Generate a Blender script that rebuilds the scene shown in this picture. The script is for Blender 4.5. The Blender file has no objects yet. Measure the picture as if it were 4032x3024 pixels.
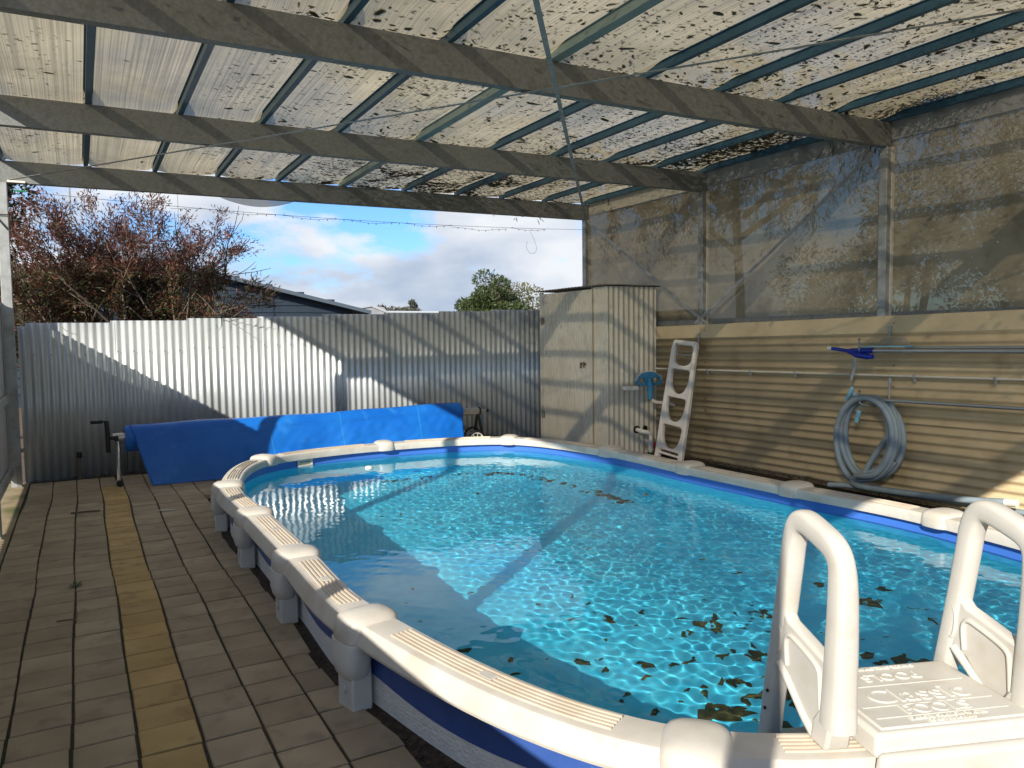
import bpy, bmesh, math, random
import numpy as np
from mathutils import Vector, Matrix, noise as mnoise

random.seed(7); RNG = np.random.default_rng(7)
sc = bpy.context.scene
COL = sc.collection
R = math.radians

# ------------------------------------------------------------------ camera
CR = ((0.872, -0.041, 0.488), (-0.489, -0.047, 0.871), (-0.013, -0.998, -0.061))
cam = bpy.data.cameras.new('camera'); cam_o = bpy.data.objects.new('camera', cam); COL.objects.link(cam_o)
fw = Vector((CR[0][2], CR[1][2], CR[2][2])).normalized()
rt = Vector((CR[0][0], CR[1][0], CR[2][0])); rt = (rt - fw * rt.dot(fw)).normalized()
up = rt.cross(fw)
mm = Matrix((rt, up, -fw)).transposed().to_4x4(); mm.translation = (0, 0, 1.42)
cam_o.matrix_world = mm
cam.sensor_width = 36; cam.lens = 36 * 3030 / 4032
cam.clip_start = 0.05; cam.clip_end = 2000
sc.camera = cam_o

# ------------------------------------------------------------------ light
SUN = Vector((1.31, 1.0, -.785)).normalized()
ELEV = math.asin(-SUN.z); AZ = math.atan2(-SUN.x, -SUN.y)
sun = bpy.data.lights.new('sun', 'SUN'); sun.energy = 5.0; sun.angle = R(0.5); sun.color = (1.0, .93, .82)
sun_o = bpy.data.objects.new('sun', sun); COL.objects.link(sun_o)
sun_o.rotation_euler = SUN.to_track_quat('-Z', 'Y').to_euler()
sun.cycles.is_caustics_light = True

CLOUD_AT = (6.1, 6.6, .2)
world = bpy.data.worlds.new('World'); sc.world = world; world.use_nodes = True
wt = world.node_tree; wt.nodes.clear()
def wn(t, **k):
    n = wt.nodes.new(t)
    for a, b in k.items(): setattr(n, a, b)
    return n
w_out = wn('ShaderNodeOutputWorld'); w_bg = wn('ShaderNodeBackground'); w_bg.inputs[1].default_value = 0.12
sky = wn('ShaderNodeTexSky', sky_type='NISHITA', sun_disc=False, sun_elevation=ELEV, sun_rotation=AZ % (2 * math.pi))
sky.air_density = 1.0; sky.dust_density = 0.4; sky.ozone_density = 2.0
w_tc = wn('ShaderNodeTexCoord'); w_sep = wn('ShaderNodeSeparateXYZ'); wt.links.new(w_tc.outputs['Generated'], w_sep.inputs[0])
def wmath(op, a, b=None, clamp=False):
    n = wn('ShaderNodeMath', operation=op, use_clamp=clamp)
    for i, v in enumerate((a, b)):
        if v is None: continue
        if isinstance(v, (int, float)): n.inputs[i].default_value = v
        else: wt.links.new(v, n.inputs[i])
    return n.outputs[0]
w_map = wn('ShaderNodeMapping'); w_map.inputs['Scale'].default_value = (1, 1, 2.3); w_map.inputs['Location'].default_value = CLOUD_AT
wt.links.new(w_tc.outputs['Generated'], w_map.inputs[0])
n1 = wn('ShaderNodeTexNoise'); n1.inputs['Scale'].default_value = 2.0; n1.inputs['Detail'].default_value = 9; n1.inputs['Roughness'].default_value = .58
wt.links.new(w_map.outputs[0], n1.inputs['Vector'])
n2 = wn('ShaderNodeTexNoise'); n2.inputs['Scale'].default_value = 4.6; n2.inputs['Detail'].default_value = 8
wt.links.new(w_map.outputs[0], n2.inputs['Vector'])
cr = wn('ShaderNodeValToRGB'); cr.color_ramp.elements[0].position = .45; cr.color_ramp.elements[1].position = .51
wt.links.new(n1.outputs[0], cr.inputs[0])
cr2 = wn('ShaderNodeValToRGB'); cr2.color_ramp.elements[0].position = .35; cr2.color_ramp.elements[1].position = .62
cr2.color_ramp.elements[0].color = (2.35, 2.95, 3.95, 1); cr2.color_ramp.elements[1].color = (5.1, 5.3, 5.6, 1)
wt.links.new(n2.outputs[0], cr2.inputs[0])
w_tint = wn('ShaderNodeMixRGB', blend_type='MULTIPLY'); w_tint.inputs[0].default_value = 1; w_tint.inputs[2].default_value = (.48, .74, 1.12, 1); wt.links.new(sky.outputs[0], w_tint.inputs[1])
w_mix = wn('ShaderNodeMixRGB'); wt.links.new(cr.outputs[0], w_mix.inputs[0]); wt.links.new(w_tint.outputs[0], w_mix.inputs[1]); wt.links.new(cr2.outputs[0], w_mix.inputs[2])
wt.links.new(w_mix.outputs[0], w_bg.inputs[0]); wt.links.new(w_bg.outputs[0], w_out.inputs[0])

vs = sc.view_settings; vs.view_transform = 'Standard'; vs.look = 'None'; vs.gamma = 1; vs.exposure = 0.55
try: vs.use_curve_mapping = False
except Exception: pass
cy = sc.cycles
cy.use_denoising = True; cy.caustics_reflective = True; cy.caustics_refractive = True
cy.sample_clamp_indirect = 6; cy.max_bounces = 10; cy.transparent_max_bounces = 24; cy.transmission_bounces = 8
cy.blur_glossy = 0.3

# ------------------------------------------------------------------ materials
MATS = {}
def nodes_of(m): return m.node_tree.nodes, m.node_tree.links
def pmat(name, c1, c2=None, scale=4.0, rough=.5, metal=0.0, bump=0.0, bscale=60.0, spec=.4, lo=.35, hi=.65, stretch=(1, 1, 1), detail=5, rand=0.0, c3=None, c3scale=1.0, c3lo=.55, c3hi=.75, trans=0.0, island=False, rvar=0.0):
    m = bpy.data.materials.new(name); m.use_nodes = True; n, l = nodes_of(m)
    p = n['Principled BSDF']; p.inputs['Roughness'].default_value = rough; p.inputs['Metallic'].default_value = metal
    p.inputs['Specular IOR Level'].default_value = spec
    tc = n.new('ShaderNodeTexCoord'); mp = n.new('ShaderNodeMapping'); mp.inputs['Scale'].default_value = stretch
    l.new(tc.outputs['Object'], mp.inputs[0])
    vec = mp.outputs[0]
    if rand or island:
        oi = n.new('ShaderNodeObjectInfo'); ad = n.new('ShaderNodeVectorMath'); ad.operation = 'ADD'
        cb = n.new('ShaderNodeMath'); cb.operation = 'MULTIPLY'; cb.inputs[1].default_value = 37.0; l.new(oi.outputs['Random'], cb.inputs[0])
        l.new(vec, ad.inputs[0]); l.new(cb.outputs[0], ad.inputs[1]); vec = ad.outputs[0]
    col = None
    if c2 is not None:
        t = n.new('ShaderNodeTexNoise'); t.inputs['Scale'].default_value = scale; t.inputs['Detail'].default_value = detail; l.new(vec, t.inputs['Vector'])
        r = n.new('ShaderNodeValToRGB'); r.color_ramp.elements[0].position = lo; r.color_ramp.elements[1].position = hi
        r.color_ramp.elements[0].color = (*c1, 1); r.color_ramp.elements[1].color = (*c2, 1); l.new(t.outputs[0], r.inputs[0]); col = r.outputs[0]
        if rvar:
            mr = n.new('ShaderNodeMapRange'); mr.inputs[3].default_value = rough - rvar; mr.inputs[4].default_value = rough + rvar
            l.new(t.outputs[0], mr.inputs[0]); l.new(mr.outputs[0], p.inputs['Roughness'])
    else:
        g = n.new('ShaderNodeRGB'); g.outputs[0].default_value = (*c1, 1); col = g.outputs[0]
    if c3 is not None:
        t = n.new('ShaderNodeTexNoise'); t.inputs['Scale'].default_value = c3scale; t.inputs['Detail'].default_value = 6; l.new(vec, t.inputs['Vector'])
        mr = n.new('ShaderNodeMapRange'); mr.inputs[1].default_value = c3lo; mr.inputs[2].default_value = c3hi; l.new(t.outputs[0], mr.inputs[0])
        x = n.new('ShaderNodeMixRGB'); x.inputs[2].default_value = (*c3, 1); l.new(mr.outputs[0], x.inputs[0]); l.new(col, x.inputs[1]); col = x.outputs[0]
    if rand or island:
        src = oi.outputs['Random']
        if island:
            ge = n.new('ShaderNodeNewGeometry'); src = ge.outputs['Random Per Island']
        hs = n.new('ShaderNodeHueSaturation'); mr = n.new('ShaderNodeMapRange'); mr.inputs[3].default_value = 1 - (rand or .3); mr.inputs[4].default_value = 1 + (rand or .3)
        l.new(src, mr.inputs[0]); l.new(mr.outputs[0], hs.inputs['Value']); l.new(col, hs.inputs['Color']); col = hs.outputs[0]
    l.new(col, p.inputs['Base Color'])
    if bump:
        t = n.new('ShaderNodeTexNoise'); t.inputs['Scale'].default_value = bscale; t.inputs['Detail'].default_value = 4; l.new(vec, t.inputs['Vector'])
        b = n.new('ShaderNodeBump'); b.inputs['Strength'].default_value = bump; b.inputs['Distance'].default_value = .01; l.new(t.outputs[0], b.inputs['Height']); l.new(b.outputs[0], p.inputs['Normal'])
    if trans:
        tr = n.new('ShaderNodeBsdfTranslucent'); l.new(col, tr.inputs[0]); ms = n.new('ShaderNodeMixShader'); ms.inputs[0].default_value = trans
        l.new(p.outputs[0], ms.inputs[1]); l.new(tr.outputs[0], ms.inputs[2]); l.new(ms.outputs[0], n['Material Output'].inputs[0])
    MATS[name] = m
    return m

def leafmat(name, cols, trans=.35, rough=.5):
    m = bpy.data.materials.new(name); m.use_nodes = True; n, l = nodes_of(m); p = n['Principled BSDF']; p.inputs['Roughness'].default_value = rough
    ge = n.new('ShaderNodeNewGeometry'); r = n.new('ShaderNodeValToRGB'); r.color_ramp.interpolation = 'LINEAR'
    e = r.color_ramp.elements
    while len(e) < len(cols): e.new(.5)
    for i, c in enumerate(cols): e[i].position = i / max(1, len(cols) - 1); e[i].color = (*c, 1)
    l.new(ge.outputs['Random Per Island'], r.inputs[0]); l.new(r.outputs[0], p.inputs['Base Color'])
    tr = n.new('ShaderNodeBsdfTranslucent'); l.new(r.outputs[0], tr.inputs[0]); ms = n.new('ShaderNodeMixShader'); ms.inputs[0].default_value = trans
    l.new(p.outputs[0], ms.inputs[1]); l.new(tr.outputs[0], ms.inputs[2]); l.new(ms.outputs[0], n['Material Output'].inputs[0])
    return m

def clothmat(name, c_light, c_dark, openf, ribs=0.0, rib_axis=0, stain_dapple=None, mould_dapple=0.0, tl=.55, tint=(1, 1, 1), nsc=2.2, ssc=.9):
    """shade cloth: an open weave that lets part of the light straight through and glows with the rest"""
    m = bpy.data.materials.new(name); m.use_nodes = True; n, l = nodes_of(m); n.remove(n['Principled BSDF'])
    tc = n.new('ShaderNodeTexCoord'); t = n.new('ShaderNodeTexNoise'); t.inputs['Scale'].default_value = nsc; t.inputs['Detail'].default_value = 7; l.new(tc.outputs['Object'], t.inputs['Vector'])
    r = n.new('ShaderNodeValToRGB'); r.color_ramp.elements[0].position = .3; r.color_ramp.elements[1].position = .7
    r.color_ramp.elements[0].color = (*c_dark, 1); r.color_ramp.elements[1].color = (*c_light, 1); l.new(t.outputs[0], r.inputs[0]); col = r.outputs[0]
    if ribs:
        sp = n.new('ShaderNodeSeparateXYZ'); l.new(tc.outputs['Object'], sp.inputs[0])
        tn = n.new('ShaderNodeTexNoise'); tn.noise_dimensions = '2D'; tn.inputs['Scale'].default_value = 1.0; tn.inputs['Detail'].default_value = 2
        mp = n.new('ShaderNodeMapping'); mp.inputs['Scale'].default_value = (95, .4, 1) if rib_axis == 0 else (1.6, 1, 1)
        l.new(tc.outputs['Object'], mp.inputs[0]); l.new(mp.outputs[0], tn.inputs['Vector'])
        mr = n.new('ShaderNodeMapRange'); mr.inputs[1].default_value = .32; mr.inputs[2].default_value = .62; mr.inputs[3].default_value = 1 - ribs; mr.inputs[4].default_value = 1.0
        l.new(tn.outputs[0], mr.inputs[0]); x = n.new('ShaderNodeMixRGB'); x.blend_type = 'MULTIPLY'; x.inputs[0].default_value = 1; l.new(col, x.inputs[1]); l.new(mr.outputs[0], x.inputs[2]); col = x.outputs[0]
    if stain_dapple is not None:  # real staining on the roof cloth, painted light dapple on the side screens
        t3 = n.new('ShaderNodeTexNoise'); t3.inputs['Scale'].default_value = ssc; t3.inputs['Detail'].default_value = 8; t3.inputs['Roughness'].default_value = .7; l.new(tc.outputs['Object'], t3.inputs['Vector'])
        mr = n.new('ShaderNodeMapRange'); mr.inputs[1].default_value = .5; mr.inputs[2].default_value = .72; mr.inputs[4].default_value = mould_dapple; l.new(t3.outputs[0], mr.inputs[0])
        x = n.new('ShaderNodeMixRGB'); x.inputs[2].default_value = (*stain_dapple, 1); l.new(mr.outputs[0], x.inputs[0]); l.new(col, x.inputs[1]); col = x.outputs[0]
    d = n.new('ShaderNodeBsdfDiffuse'); g = n.new('ShaderNodeBsdfTranslucent'); l.new(col, d.inputs[0]); l.new(col, g.inputs[0])
    a = n.new('ShaderNodeMixShader'); a.inputs[0].default_value = tl; l.new(d.outputs[0], a.inputs[1]); l.new(g.outputs[0], a.inputs[2])
    tp = n.new('ShaderNodeBsdfTransparent'); tp.inputs[0].default_value = (*tint, 1); b = n.new('ShaderNodeMixShader'); b.inputs[0].default_value = openf
    l.new(a.outputs[0], b.inputs[1]); l.new(tp.outputs[0], b.inputs[2]); l.new(b.outputs[0], n['Material Output'].inputs[0])
    return m

M_GALV = pmat('galvanised steel', (.30, .31, .30), (.42, .43, .42), scale=9, rough=.5, metal=.25, bump=.03, c3=(.16, .15, .12), c3scale=5, c3lo=.55, c3hi=.85)
M_BEAM = pmat('weathered steel beam', (.195, .205, .198), (.25, .26, .25), scale=55, rough=.55, metal=.2, bump=.04, c3=(.14, .135, .115), c3scale=22, c3lo=.5, c3hi=.9, detail=7)
M_BATTEN = pmat('pool lit batten steel', (.030, .095, .150), (.045, .125, .19), scale=6, rough=.4, metal=.1)  # blue light reflected from the pool is painted into the steel colour
M_BATTEN2 = pmat('pale green batten steel', (.22, .31, .31), (.27, .36, .35), scale=5, rough=.45)
M_FENCE = pmat('zinc corrugated sheet', (.48, .51, .52), (.58, .61, .615), scale=3, rough=.40, metal=.38, c3=(.33, .35, .345), c3scale=2.2, c3lo=.55, c3hi=.85, stretch=(1, 1, .35))
M_FENCE_D = pmat('grey corrugated sheet', (.42, .43, .42), (.50, .51, .50), scale=3, rough=.5, metal=.1)
M_TAN = pmat('tan painted sheet', (.52, .41, .245), (.59, .475, .29), scale=3.2, rough=.55, c3=(.34, .25, .14), c3scale=4, c3lo=.58, c3hi=.85, bump=.02)
M_CREAM = pmat('cream painted sheet', (.56, .52, .42), (.63, .59, .49), scale=4, rough=.5, c3=(.45, .40, .30), c3scale=9, c3lo=.6, c3hi=.9)
M_RUST = pmat('rusty roof edge', (.25, .23, .20), (.14, .10, .07), scale=9, rough=.75)
M_RESIN = pmat('cream resin', (.52, .485, .425), (.58, .55, .49), scale=6, rough=.40, c3=(.44, .37, .285), c3scale=5.5, c3lo=.52, c3hi=.82, spec=.4, bump=.05, bscale=180, rvar=.12)
M_RESIN2 = pmat('sand resin grip', (.47, .39, .30), (.55, .48, .385), scale=8, rough=.45)
M_STEP = pmat('ivory step resin', (.53, .505, .45), (.585, .56, .505), scale=5, rough=.38, c3=(.47, .41, .325), c3scale=7, c3lo=.54, c3hi=.85, bump=.05, bscale=200, rvar=.1)
M_GRESIN = pmat('grey resin', (.54, .54, .52), (.60, .60, .57), scale=6, rough=.42)
M_WALLW = pmat('white textured steel', (.70, .71, .72), (.78, .79, .79), scale=20, rough=.5, bump=.55, bscale=55, stretch=(1, 1, 1.6))
M_WALLB = pmat('blue steel band', (.035, .085, .30), (.045, .105, .35), scale=7, rough=.35, c3=(.08, .16, .42), c3scale=30, c3lo=.68, c3hi=.8)
M_BLACK = pmat('black plastic', (.012, .012, .013), rough=.4)
M_CHROME = pmat('chromed tube', (.62, .61, .58), (.5, .48, .44), scale=10, rough=.18, metal=.9)
M_ALU = pmat('brushed aluminium', (.55, .55, .53), (.42, .42, .41), scale=20, rough=.32, metal=.7, stretch=(1, .05, 1))
M_HOSE = pmat('blue grey hose', (.24, .305, .345), (.31, .375, .41), scale=7, rough=.5, c3=(.24, .26, .25), c3scale=3)
M_WHITE = pmat('white pvc', (.78, .76, .70), (.70, .66, .57), scale=7, rough=.4)
M_LADDER = pmat('weathered white resin', (.74, .69, .61), (.80, .75, .67), scale=5, rough=.45, c3=(.42, .35, .27), c3scale=6, c3lo=.55, c3hi=.85)
M_RED = pmat('red plastic', (.60, .03, .03), rough=.4)
M_BLUEP = pmat('deep blue plastic', (.01, .03, .32), rough=.35)
M_LBLUE = pmat('light blue plastic', (.22, .48, .62), (.28, .55, .68), scale=20, rough=.4)
M_VAC = pmat('teal blue plastic', (.04, .22, .40), (.06, .28, .46), scale=20, rough=.4)
M_COVER = pmat('blue bubble cover', (.004, .13, .55), (.008, .17, .62), scale=2.5, rough=.36, bump=.10, bscale=140, spec=.5, c3=(.03, .22, .66), c3scale=6, c3lo=.58, c3hi=.8, trans=.12)
M_PAVER = pmat('grey brown paver', (.31, .24, .15), (.40, .315, .205), scale=4, rough=.85, bump=.4, bscale=150, rand=.11, c3=(.19, .15, .105), c3scale=9, c3lo=.56, c3hi=.85)
M_PAVERY = pmat('yellow paver', (.42, .28, .105), (.50, .345, .145), scale=5, rough=.85, bump=.35, bscale=150, rand=.12, c3=(.24, .15, .07), c3scale=9, c3lo=.56, c3hi=.85)
M_JOINT = pmat('joint sand', (.035, .027, .018), (.06, .045, .03), scale=30, rough=.95, bump=.4, bscale=90, c3=(.02, .045, .01), c3scale=2.2, c3lo=.52, c3hi=.66)
M_CONC = pmat('old concrete', (.27, .21, .12), (.33, .26, .16), scale=7, rough=.9, bump=.3, bscale=60, c3=(.10, .11, .035), c3scale=2.4, c3lo=.5, c3hi=.7)
M_DIRT = pmat('dirt', (.08, .055, .035), (.14, .10, .065), scale=14, rough=.95, bump=.6, bscale=40)
M_BARK = pmat('bark', (.10, .075, .055), (.17, .13, .10), scale=9, rough=.9, bump=.4, bscale=40, stretch=(1, 1, .2))
M_GUMBARK = pmat('gum bark', (.18, .14, .10), (.30, .25, .20), scale=5, rough=.85)
M_LITTER = pmat('dry leaf litter', (.018, .015, .010), (.045, .035, .02), scale=60, rough=.9)
M_SUNK = leafmat('sunken leaves', [(.025, .03, .008), (.06, .058, .014), (.04, .036, .010), (.085, .078, .022)], trans=.1, rough=.8)
M_FLOATL = leafmat('floating leaf', [(.05, .035, .015), (.10, .075, .03)], trans=.2)

# vinyl liner: blue printed band at the top edge, aqua below
def linermat():
    m = bpy.data.materials.new('vinyl liner'); m.use_nodes = True; n, l = nodes_of(m); p = n['Principled BSDF']; p.inputs['Roughness'].default_value = .38
    tc = n.new('ShaderNodeTexCoord'); sp = n.new('ShaderNodeSeparateXYZ'); l.new(tc.outputs['Object'], sp.inputs[0])
    t = n.new('ShaderNodeTexNoise'); t.inputs['Scale'].default_value = 9; t.inputs['Detail'].default_value = 6; l.new(tc.outputs['Object'], t.inputs['Vector'])
    r0 = n.new('ShaderNodeValToRGB'); r0.color_ramp.elements[0].color = (.065, .60, .84, 1); r0.color_ramp.elements[1].color = (.10, .70, .89, 1); r0.color_ramp.elements[0].position = .35; r0.color_ramp.elements[1].position = .65
    l.new(t.outputs[0], r0.inputs[0])
    mr = n.new('ShaderNodeMapRange'); mr.inputs[1].default_value = .150; mr.inputs[2].default_value = .156; l.new(sp.outputs[2], mr.inputs[0])
    x = n.new('ShaderNodeMixRGB'); x.inputs[2].default_value = (.045, .15, .52, 1); l.new(mr.outputs[0], x.inputs[0]); l.new(r0.outputs[0], x.inputs[1]); l.new(x.outputs[0], p.inputs['Base Color'])
    return m
M_LINER = linermat()
def watermat():
    m = bpy.data.materials.new('water'); m.use_nodes = True; n, l = nodes_of(m); n.remove(n['Principled BSDF'])
    g = n.new('ShaderNodeBsdfGlass'); g.inputs['IOR'].default_value = 1.333; g.inputs['Roughness'].default_value = 0.0; g.inputs['Color'].default_value = (.95, .985, 1, 1)
    l.new(g.outputs[0], n['Material Output'].inputs[0]); return m
M_WATER = watermat()
M_ROOFCLOTH = clothmat('roof shade cloth', (.47, .40, .265), (.385, .325, .21), .115, ribs=.42, tint=(1, .93, .78), stain_dapple=(.13, .11, .06), mould_dapple=.55, tl=.68)
M_SIDECLOTH = clothmat('side shade cloth', (.47, .405, .285), (.31, .265, .175), .075, ribs=.0, stain_dapple=(.10, .09, .06), mould_dapple=.8, tl=.30, tint=(1, .92, .78), nsc=2.4, ssc=1.7)  # dark blotches paint in the dapple of light thrown up off the pool
M_NET = clothmat('skimmer net', (.45, .45, .42), (.40, .40, .38), .45)

# ------------------------------------------------------------------ mesh helpers
def link(o, parent=None):
    COL.objects.link(o)
    if parent is not None: o.parent = parent
    return o
def tag(o, label=None, cat=None, group=None, kind=None):
    if label: o['label'] = label
    if cat: o['category'] = cat
    if group: o['group'] = group
    if kind: o['kind'] = kind
    return o
def empty(name, loc=(0, 0, 0), label=None, cat=None, group=None):
    o = bpy.data.objects.new(name, None); o.location = loc; o.empty_display_size = .2; link(o); return tag(o, label, cat, group)
class MB:
    def __init__(s): s.v = []; s.f = []
    def add(s, vs, fs):
        k = len(s.v); s.v.extend([tuple(p) for p in vs]); s.f.extend([tuple(i + k for i in f) for f in fs]); return s
    def box(s, x0, x1, y0, y1, z0, z1):
        return s.add([(x0, y0, z0), (x1, y0, z0), (x1, y1, z0), (x0, y1, z0), (x0, y0, z1), (x1, y0, z1), (x1, y1, z1), (x0, y1, z1)],
                     [(3, 2, 1, 0), (4, 5, 6, 7), (0, 1, 5, 4), (1, 2, 6, 5), (2, 3, 7, 6), (3, 0, 4, 7)])
    def bar(s, a, b, w, h, upv=(0, 0, 1)):
        a = Vector(a); b = Vector(b); d = (b - a).normalized(); u = Vector(upv); sd = d.cross(u)
        if sd.length < 1e-4: sd = d.cross(Vector((0, 1, 0)))
        sd.normalize(); u = sd.cross(d).normalized(); vs = []
        for p in (a, b):
            for i, j in ((-1, -1), (1, -1), (1, 1), (-1, 1)): vs.append(p + sd * (i * w / 2) + u * (j * h / 2))
        return s.add(vs, [(3, 2, 1, 0), (4, 5, 6, 7), (0, 1, 5, 4), (1, 2, 6, 5), (2, 3, 7, 6), (3, 0, 4, 7)])
    def tube(s, path, r, n=10, cap=True, flat=1.0, refup=None, sq=2.0):
        P = [Vector(p) for p in path]; m = len(P); rr = r if hasattr(r, '__len__') else [r] * m
        T = []
        for i in range(m):
            d = (P[min(i + 1, m - 1)] - P[max(i - 1, 0)]); T.append(d.normalized() if d.length > 1e-9 else Vector((0, 0, 1)))
        nrm = Vector(refup) if refup else (Vector((0, 0, 1)) if abs(T[0].z) < .9 else Vector((1, 0, 0)))
        vs = []
        for i in range(m):
            nrm = (nrm - T[i] * nrm.dot(T[i]))
            if nrm.length < 1e-6: nrm = T[i].orthogonal()
            nrm.normalize(); bn = T[i].cross(nrm)
            for k in range(n):
                a = 2 * math.pi * k / n; ca, sa = math.cos(a), math.sin(a); ca = abs(ca) ** (2 / sq) * (1 if ca >= 0 else -1); sa = abs(sa) ** (2 / sq) * (1 if sa >= 0 else -1); vs.append(P[i] + nrm * (ca * rr[i] * flat) + bn * (sa * rr[i]))
        fs = []
        for i in range(m - 1):
            for k in range(n): fs.append((i * n + k, i * n + (k + 1) % n, (i + 1) * n + (k + 1) % n, (i + 1) * n + k))
        if cap: fs.append(tuple(range(n - 1, -1, -1))); fs.append(tuple((m - 1) * n + k for k in range(n)))
        return s.add(vs, fs)
    def rings(s, rings, close=True, cap0=True, cap1=True):
        n = len(rings[0]); vs = [p for r in rings for p in r]; fs = []
        for i in range(len(rings) - 1):
            for k in range(n if close else n - 1):
                fs.append((i * n + k, i * n + (k + 1) % n, (i + 1) * n + (k + 1) % n, (i + 1) * n + k))
        if cap0: fs.append(tuple(range(n - 1, -1, -1)))
        if cap1: fs.append(tuple((len(rings) - 1) * n + k for k in range(n)))
        return s.add(vs, fs)
    def grid(s, nu, nv, fn):
        vs = [fn(i / (nu - 1), j / (nv - 1)) for j in range(nv) for i in range(nu)]
        return s.add(vs, [(j * nu + i, j * nu + i + 1, (j + 1) * nu + i + 1, (j + 1) * nu + i) for j in range(nv - 1) for i in range(nu - 1)])
    def build(s, name, mat, parent=None, smooth=None, bevel=0, seg=2, label=None, kind=None):
        me = bpy.data.meshes.new(name); me.from_pydata([tuple(p) for p in s.v], [], s.f); me.materials.append(mat); me.update()
        if smooth is not None:
            me.shade_smooth()
            if smooth < 180: me.set_sharp_from_angle(angle=R(smooth))
        o = bpy.data.objects.new(name, me); link(o, parent)
        if bevel:
            b = o.modifiers.new('bevel', 'BEVEL'); b.width = bevel; b.segments = seg; b.limit_method = 'ANGLE'; b.angle_limit = R(40); b.harden_normals = False
            me.shade_smooth(); me.set_sharp_from_angle(angle=R(50))
        if label: o['label'] = label
        if kind: o['kind'] = kind
        return o
def npmesh(name, v, f, mat, parent=None, smooth=False):
    me = bpy.data.meshes.new(name); v = np.asarray(v, np.float32); f = np.asarray(f, np.int32)
    me.vertices.add(len(v)); me.vertices.foreach_set('co', v.ravel())
    k = f.shape[1]; me.loops.add(f.size); me.loops.foreach_set('vertex_index', f.ravel()); me.polygons.add(len(f))
    me.polygons.foreach_set('loop_start', np.arange(0, f.size, k, dtype=np.int32))
    me.update(calc_edges=True); me.materials.append(mat)
    if smooth: me.shade_smooth()
    o = bpy.data.objects.new(name, me); return link(o, parent)
def plate(name, loops, ext, bev, mat, parent, M, smooth=40, res=2):
    """flat outline with holes, given thickness and rounded edges"""
    cu = bpy.data.curves.new(name, 'CURVE'); cu.dimensions = '2D'; cu.fill_mode = 'BOTH'; cu.extrude = max(ext - bev, 0.0005); cu.bevel_depth = bev; cu.bevel_resolution = res; cu.offset = -bev
    for lp in loops:
        s = cu.splines.new('POLY'); s.points.add(len(lp) - 1); s.use_cyclic_u = True
        for p, q in zip(s.points, lp): p.co = (q[0], q[1], 0, 1)
    return curve_to_mesh(cu, name, mat, parent, M, smooth)
def curve_to_mesh(cu, name, mat, parent, M, smooth=40):
    t = bpy.data.objects.new('tmp', cu); COL.objects.link(t); dg = bpy.context.evaluated_depsgraph_get()
    me = bpy.data.meshes.new_from_object(t.evaluated_get(dg)); bpy.data.objects.remove(t); bpy.data.curves.remove(cu)
    me.name = name; me.materials.clear(); me.materials.append(mat); me.transform(M); me.shade_smooth(); me.set_sharp_from_angle(angle=R(smooth))
    o = bpy.data.objects.new(name, me); return link(o, parent)
def text(name, body, size, mat, parent, M, ext=.003, bev=.0008):
    cu = bpy.data.curves.new(name, 'FONT'); cu.body = body; cu.size = size; cu.extrude = ext; cu.bevel_depth = bev; cu.align_x = 'CENTER'; cu.align_y = 'CENTER'
    return curve_to_mesh(cu, name, mat, parent, M, 30)
def frame(o, ex, ey, ez):
    m = Matrix((Vector(ex), Vector(ey), Vector(ez))).transposed().to_4x4(); m.translation = o; return m
def arc(cx, cy_, r, a0, a1, n=6, ry=None):
    ry = r if ry is None else ry
    return [(cx + r * math.cos(R(a0 + (a1 - a0) * i / n)), cy_ + ry * math.sin(R(a0 + (a1 - a0) * i / n))) for i in range(n + 1)]
def rrect(x0, x1, y0, y1, r, n=5):
    return arc(x1 - r, y0 + r, r, -90, 0, n) + arc(x1 - r, y1 - r, r, 0, 90, n) + arc(x0 + r, y1 - r, r, 90, 180, n) + arc(x0 + r, y0 + r, r, 180, 270, n)
def smoothpath(pts, n=8, closed=False):
    P = [Vector(p) for p in pts]; out = []; m = len(P); rng = m if closed else m - 1
    for i in range(rng):
        a, b = P[i], P[(i + 1) % m]; p0 = P[i - 1] if (i > 0 or closed) else a * 2 - b; p3 = P[(i + 2) % m] if (i + 2 < m or closed) else b * 2 - a
        for k in range(n):
            t = k / n; out.append(.5 * (2 * a + (b - p0) * t + (2 * p0 - 5 * a + 4 * b - p3) * t * t + (3 * a - p0 - 3 * b + p3) * t ** 3))
    if not closed: out.append(P[-1])
    return out

# ------------------------------------------------------------------ pool outline
CAPS = [(1.40, 1.51), (.945, 2.87), (.93, 3.93), (.93, 5.02), (.945, 6.09), (1.455, 7.32), (2.73, 7.62), (4.03, 7.27), (4.43, 5.98), (4.42, 4.86), (4.43, 3.77), (4.45, 2.70), (4.02, 1.42), (2.70, 1.09)]
NC = len(CAPS)
def rim(t):
    i = int(math.floor(t)); u = t - i
    p0, p1, p2, p3 = (Vector(CAPS[(i + k) % NC]) for k in (-1, 0, 1, 2))
    def kn(a, b): return math.sqrt((b - a).length)
    t0 = 0; t1 = t0 + kn(p0, p1); t2 = t1 + kn(p1, p2); t3 = t2 + kn(p2, p3); tt = t1 + (t2 - t1) * u
    A1 = p0 * ((t1 - tt) / (t1 - t0)) + p1 * ((tt - t0) / (t1 - t0)); A2 = p1 * ((t2 - tt) / (t2 - t1)) + p2 * ((tt - t1) / (t2 - t1)); A3 = p2 * ((t3 - tt) / (t3 - t2)) + p3 * ((tt - t2) / (t3 - t2))
    B1 = A1 * ((t2 - tt) / (t2 - t0)) + A2 * ((tt - t0) / (t2 - t0)); B2 = A2 * ((t3 - tt) / (t3 - t1)) + A3 * ((tt - t1) / (t3 - t1))
    return B1 * ((t2 - tt) / (t2 - t1)) + B2 * ((tt - t1) / (t2 - t1))
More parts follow.
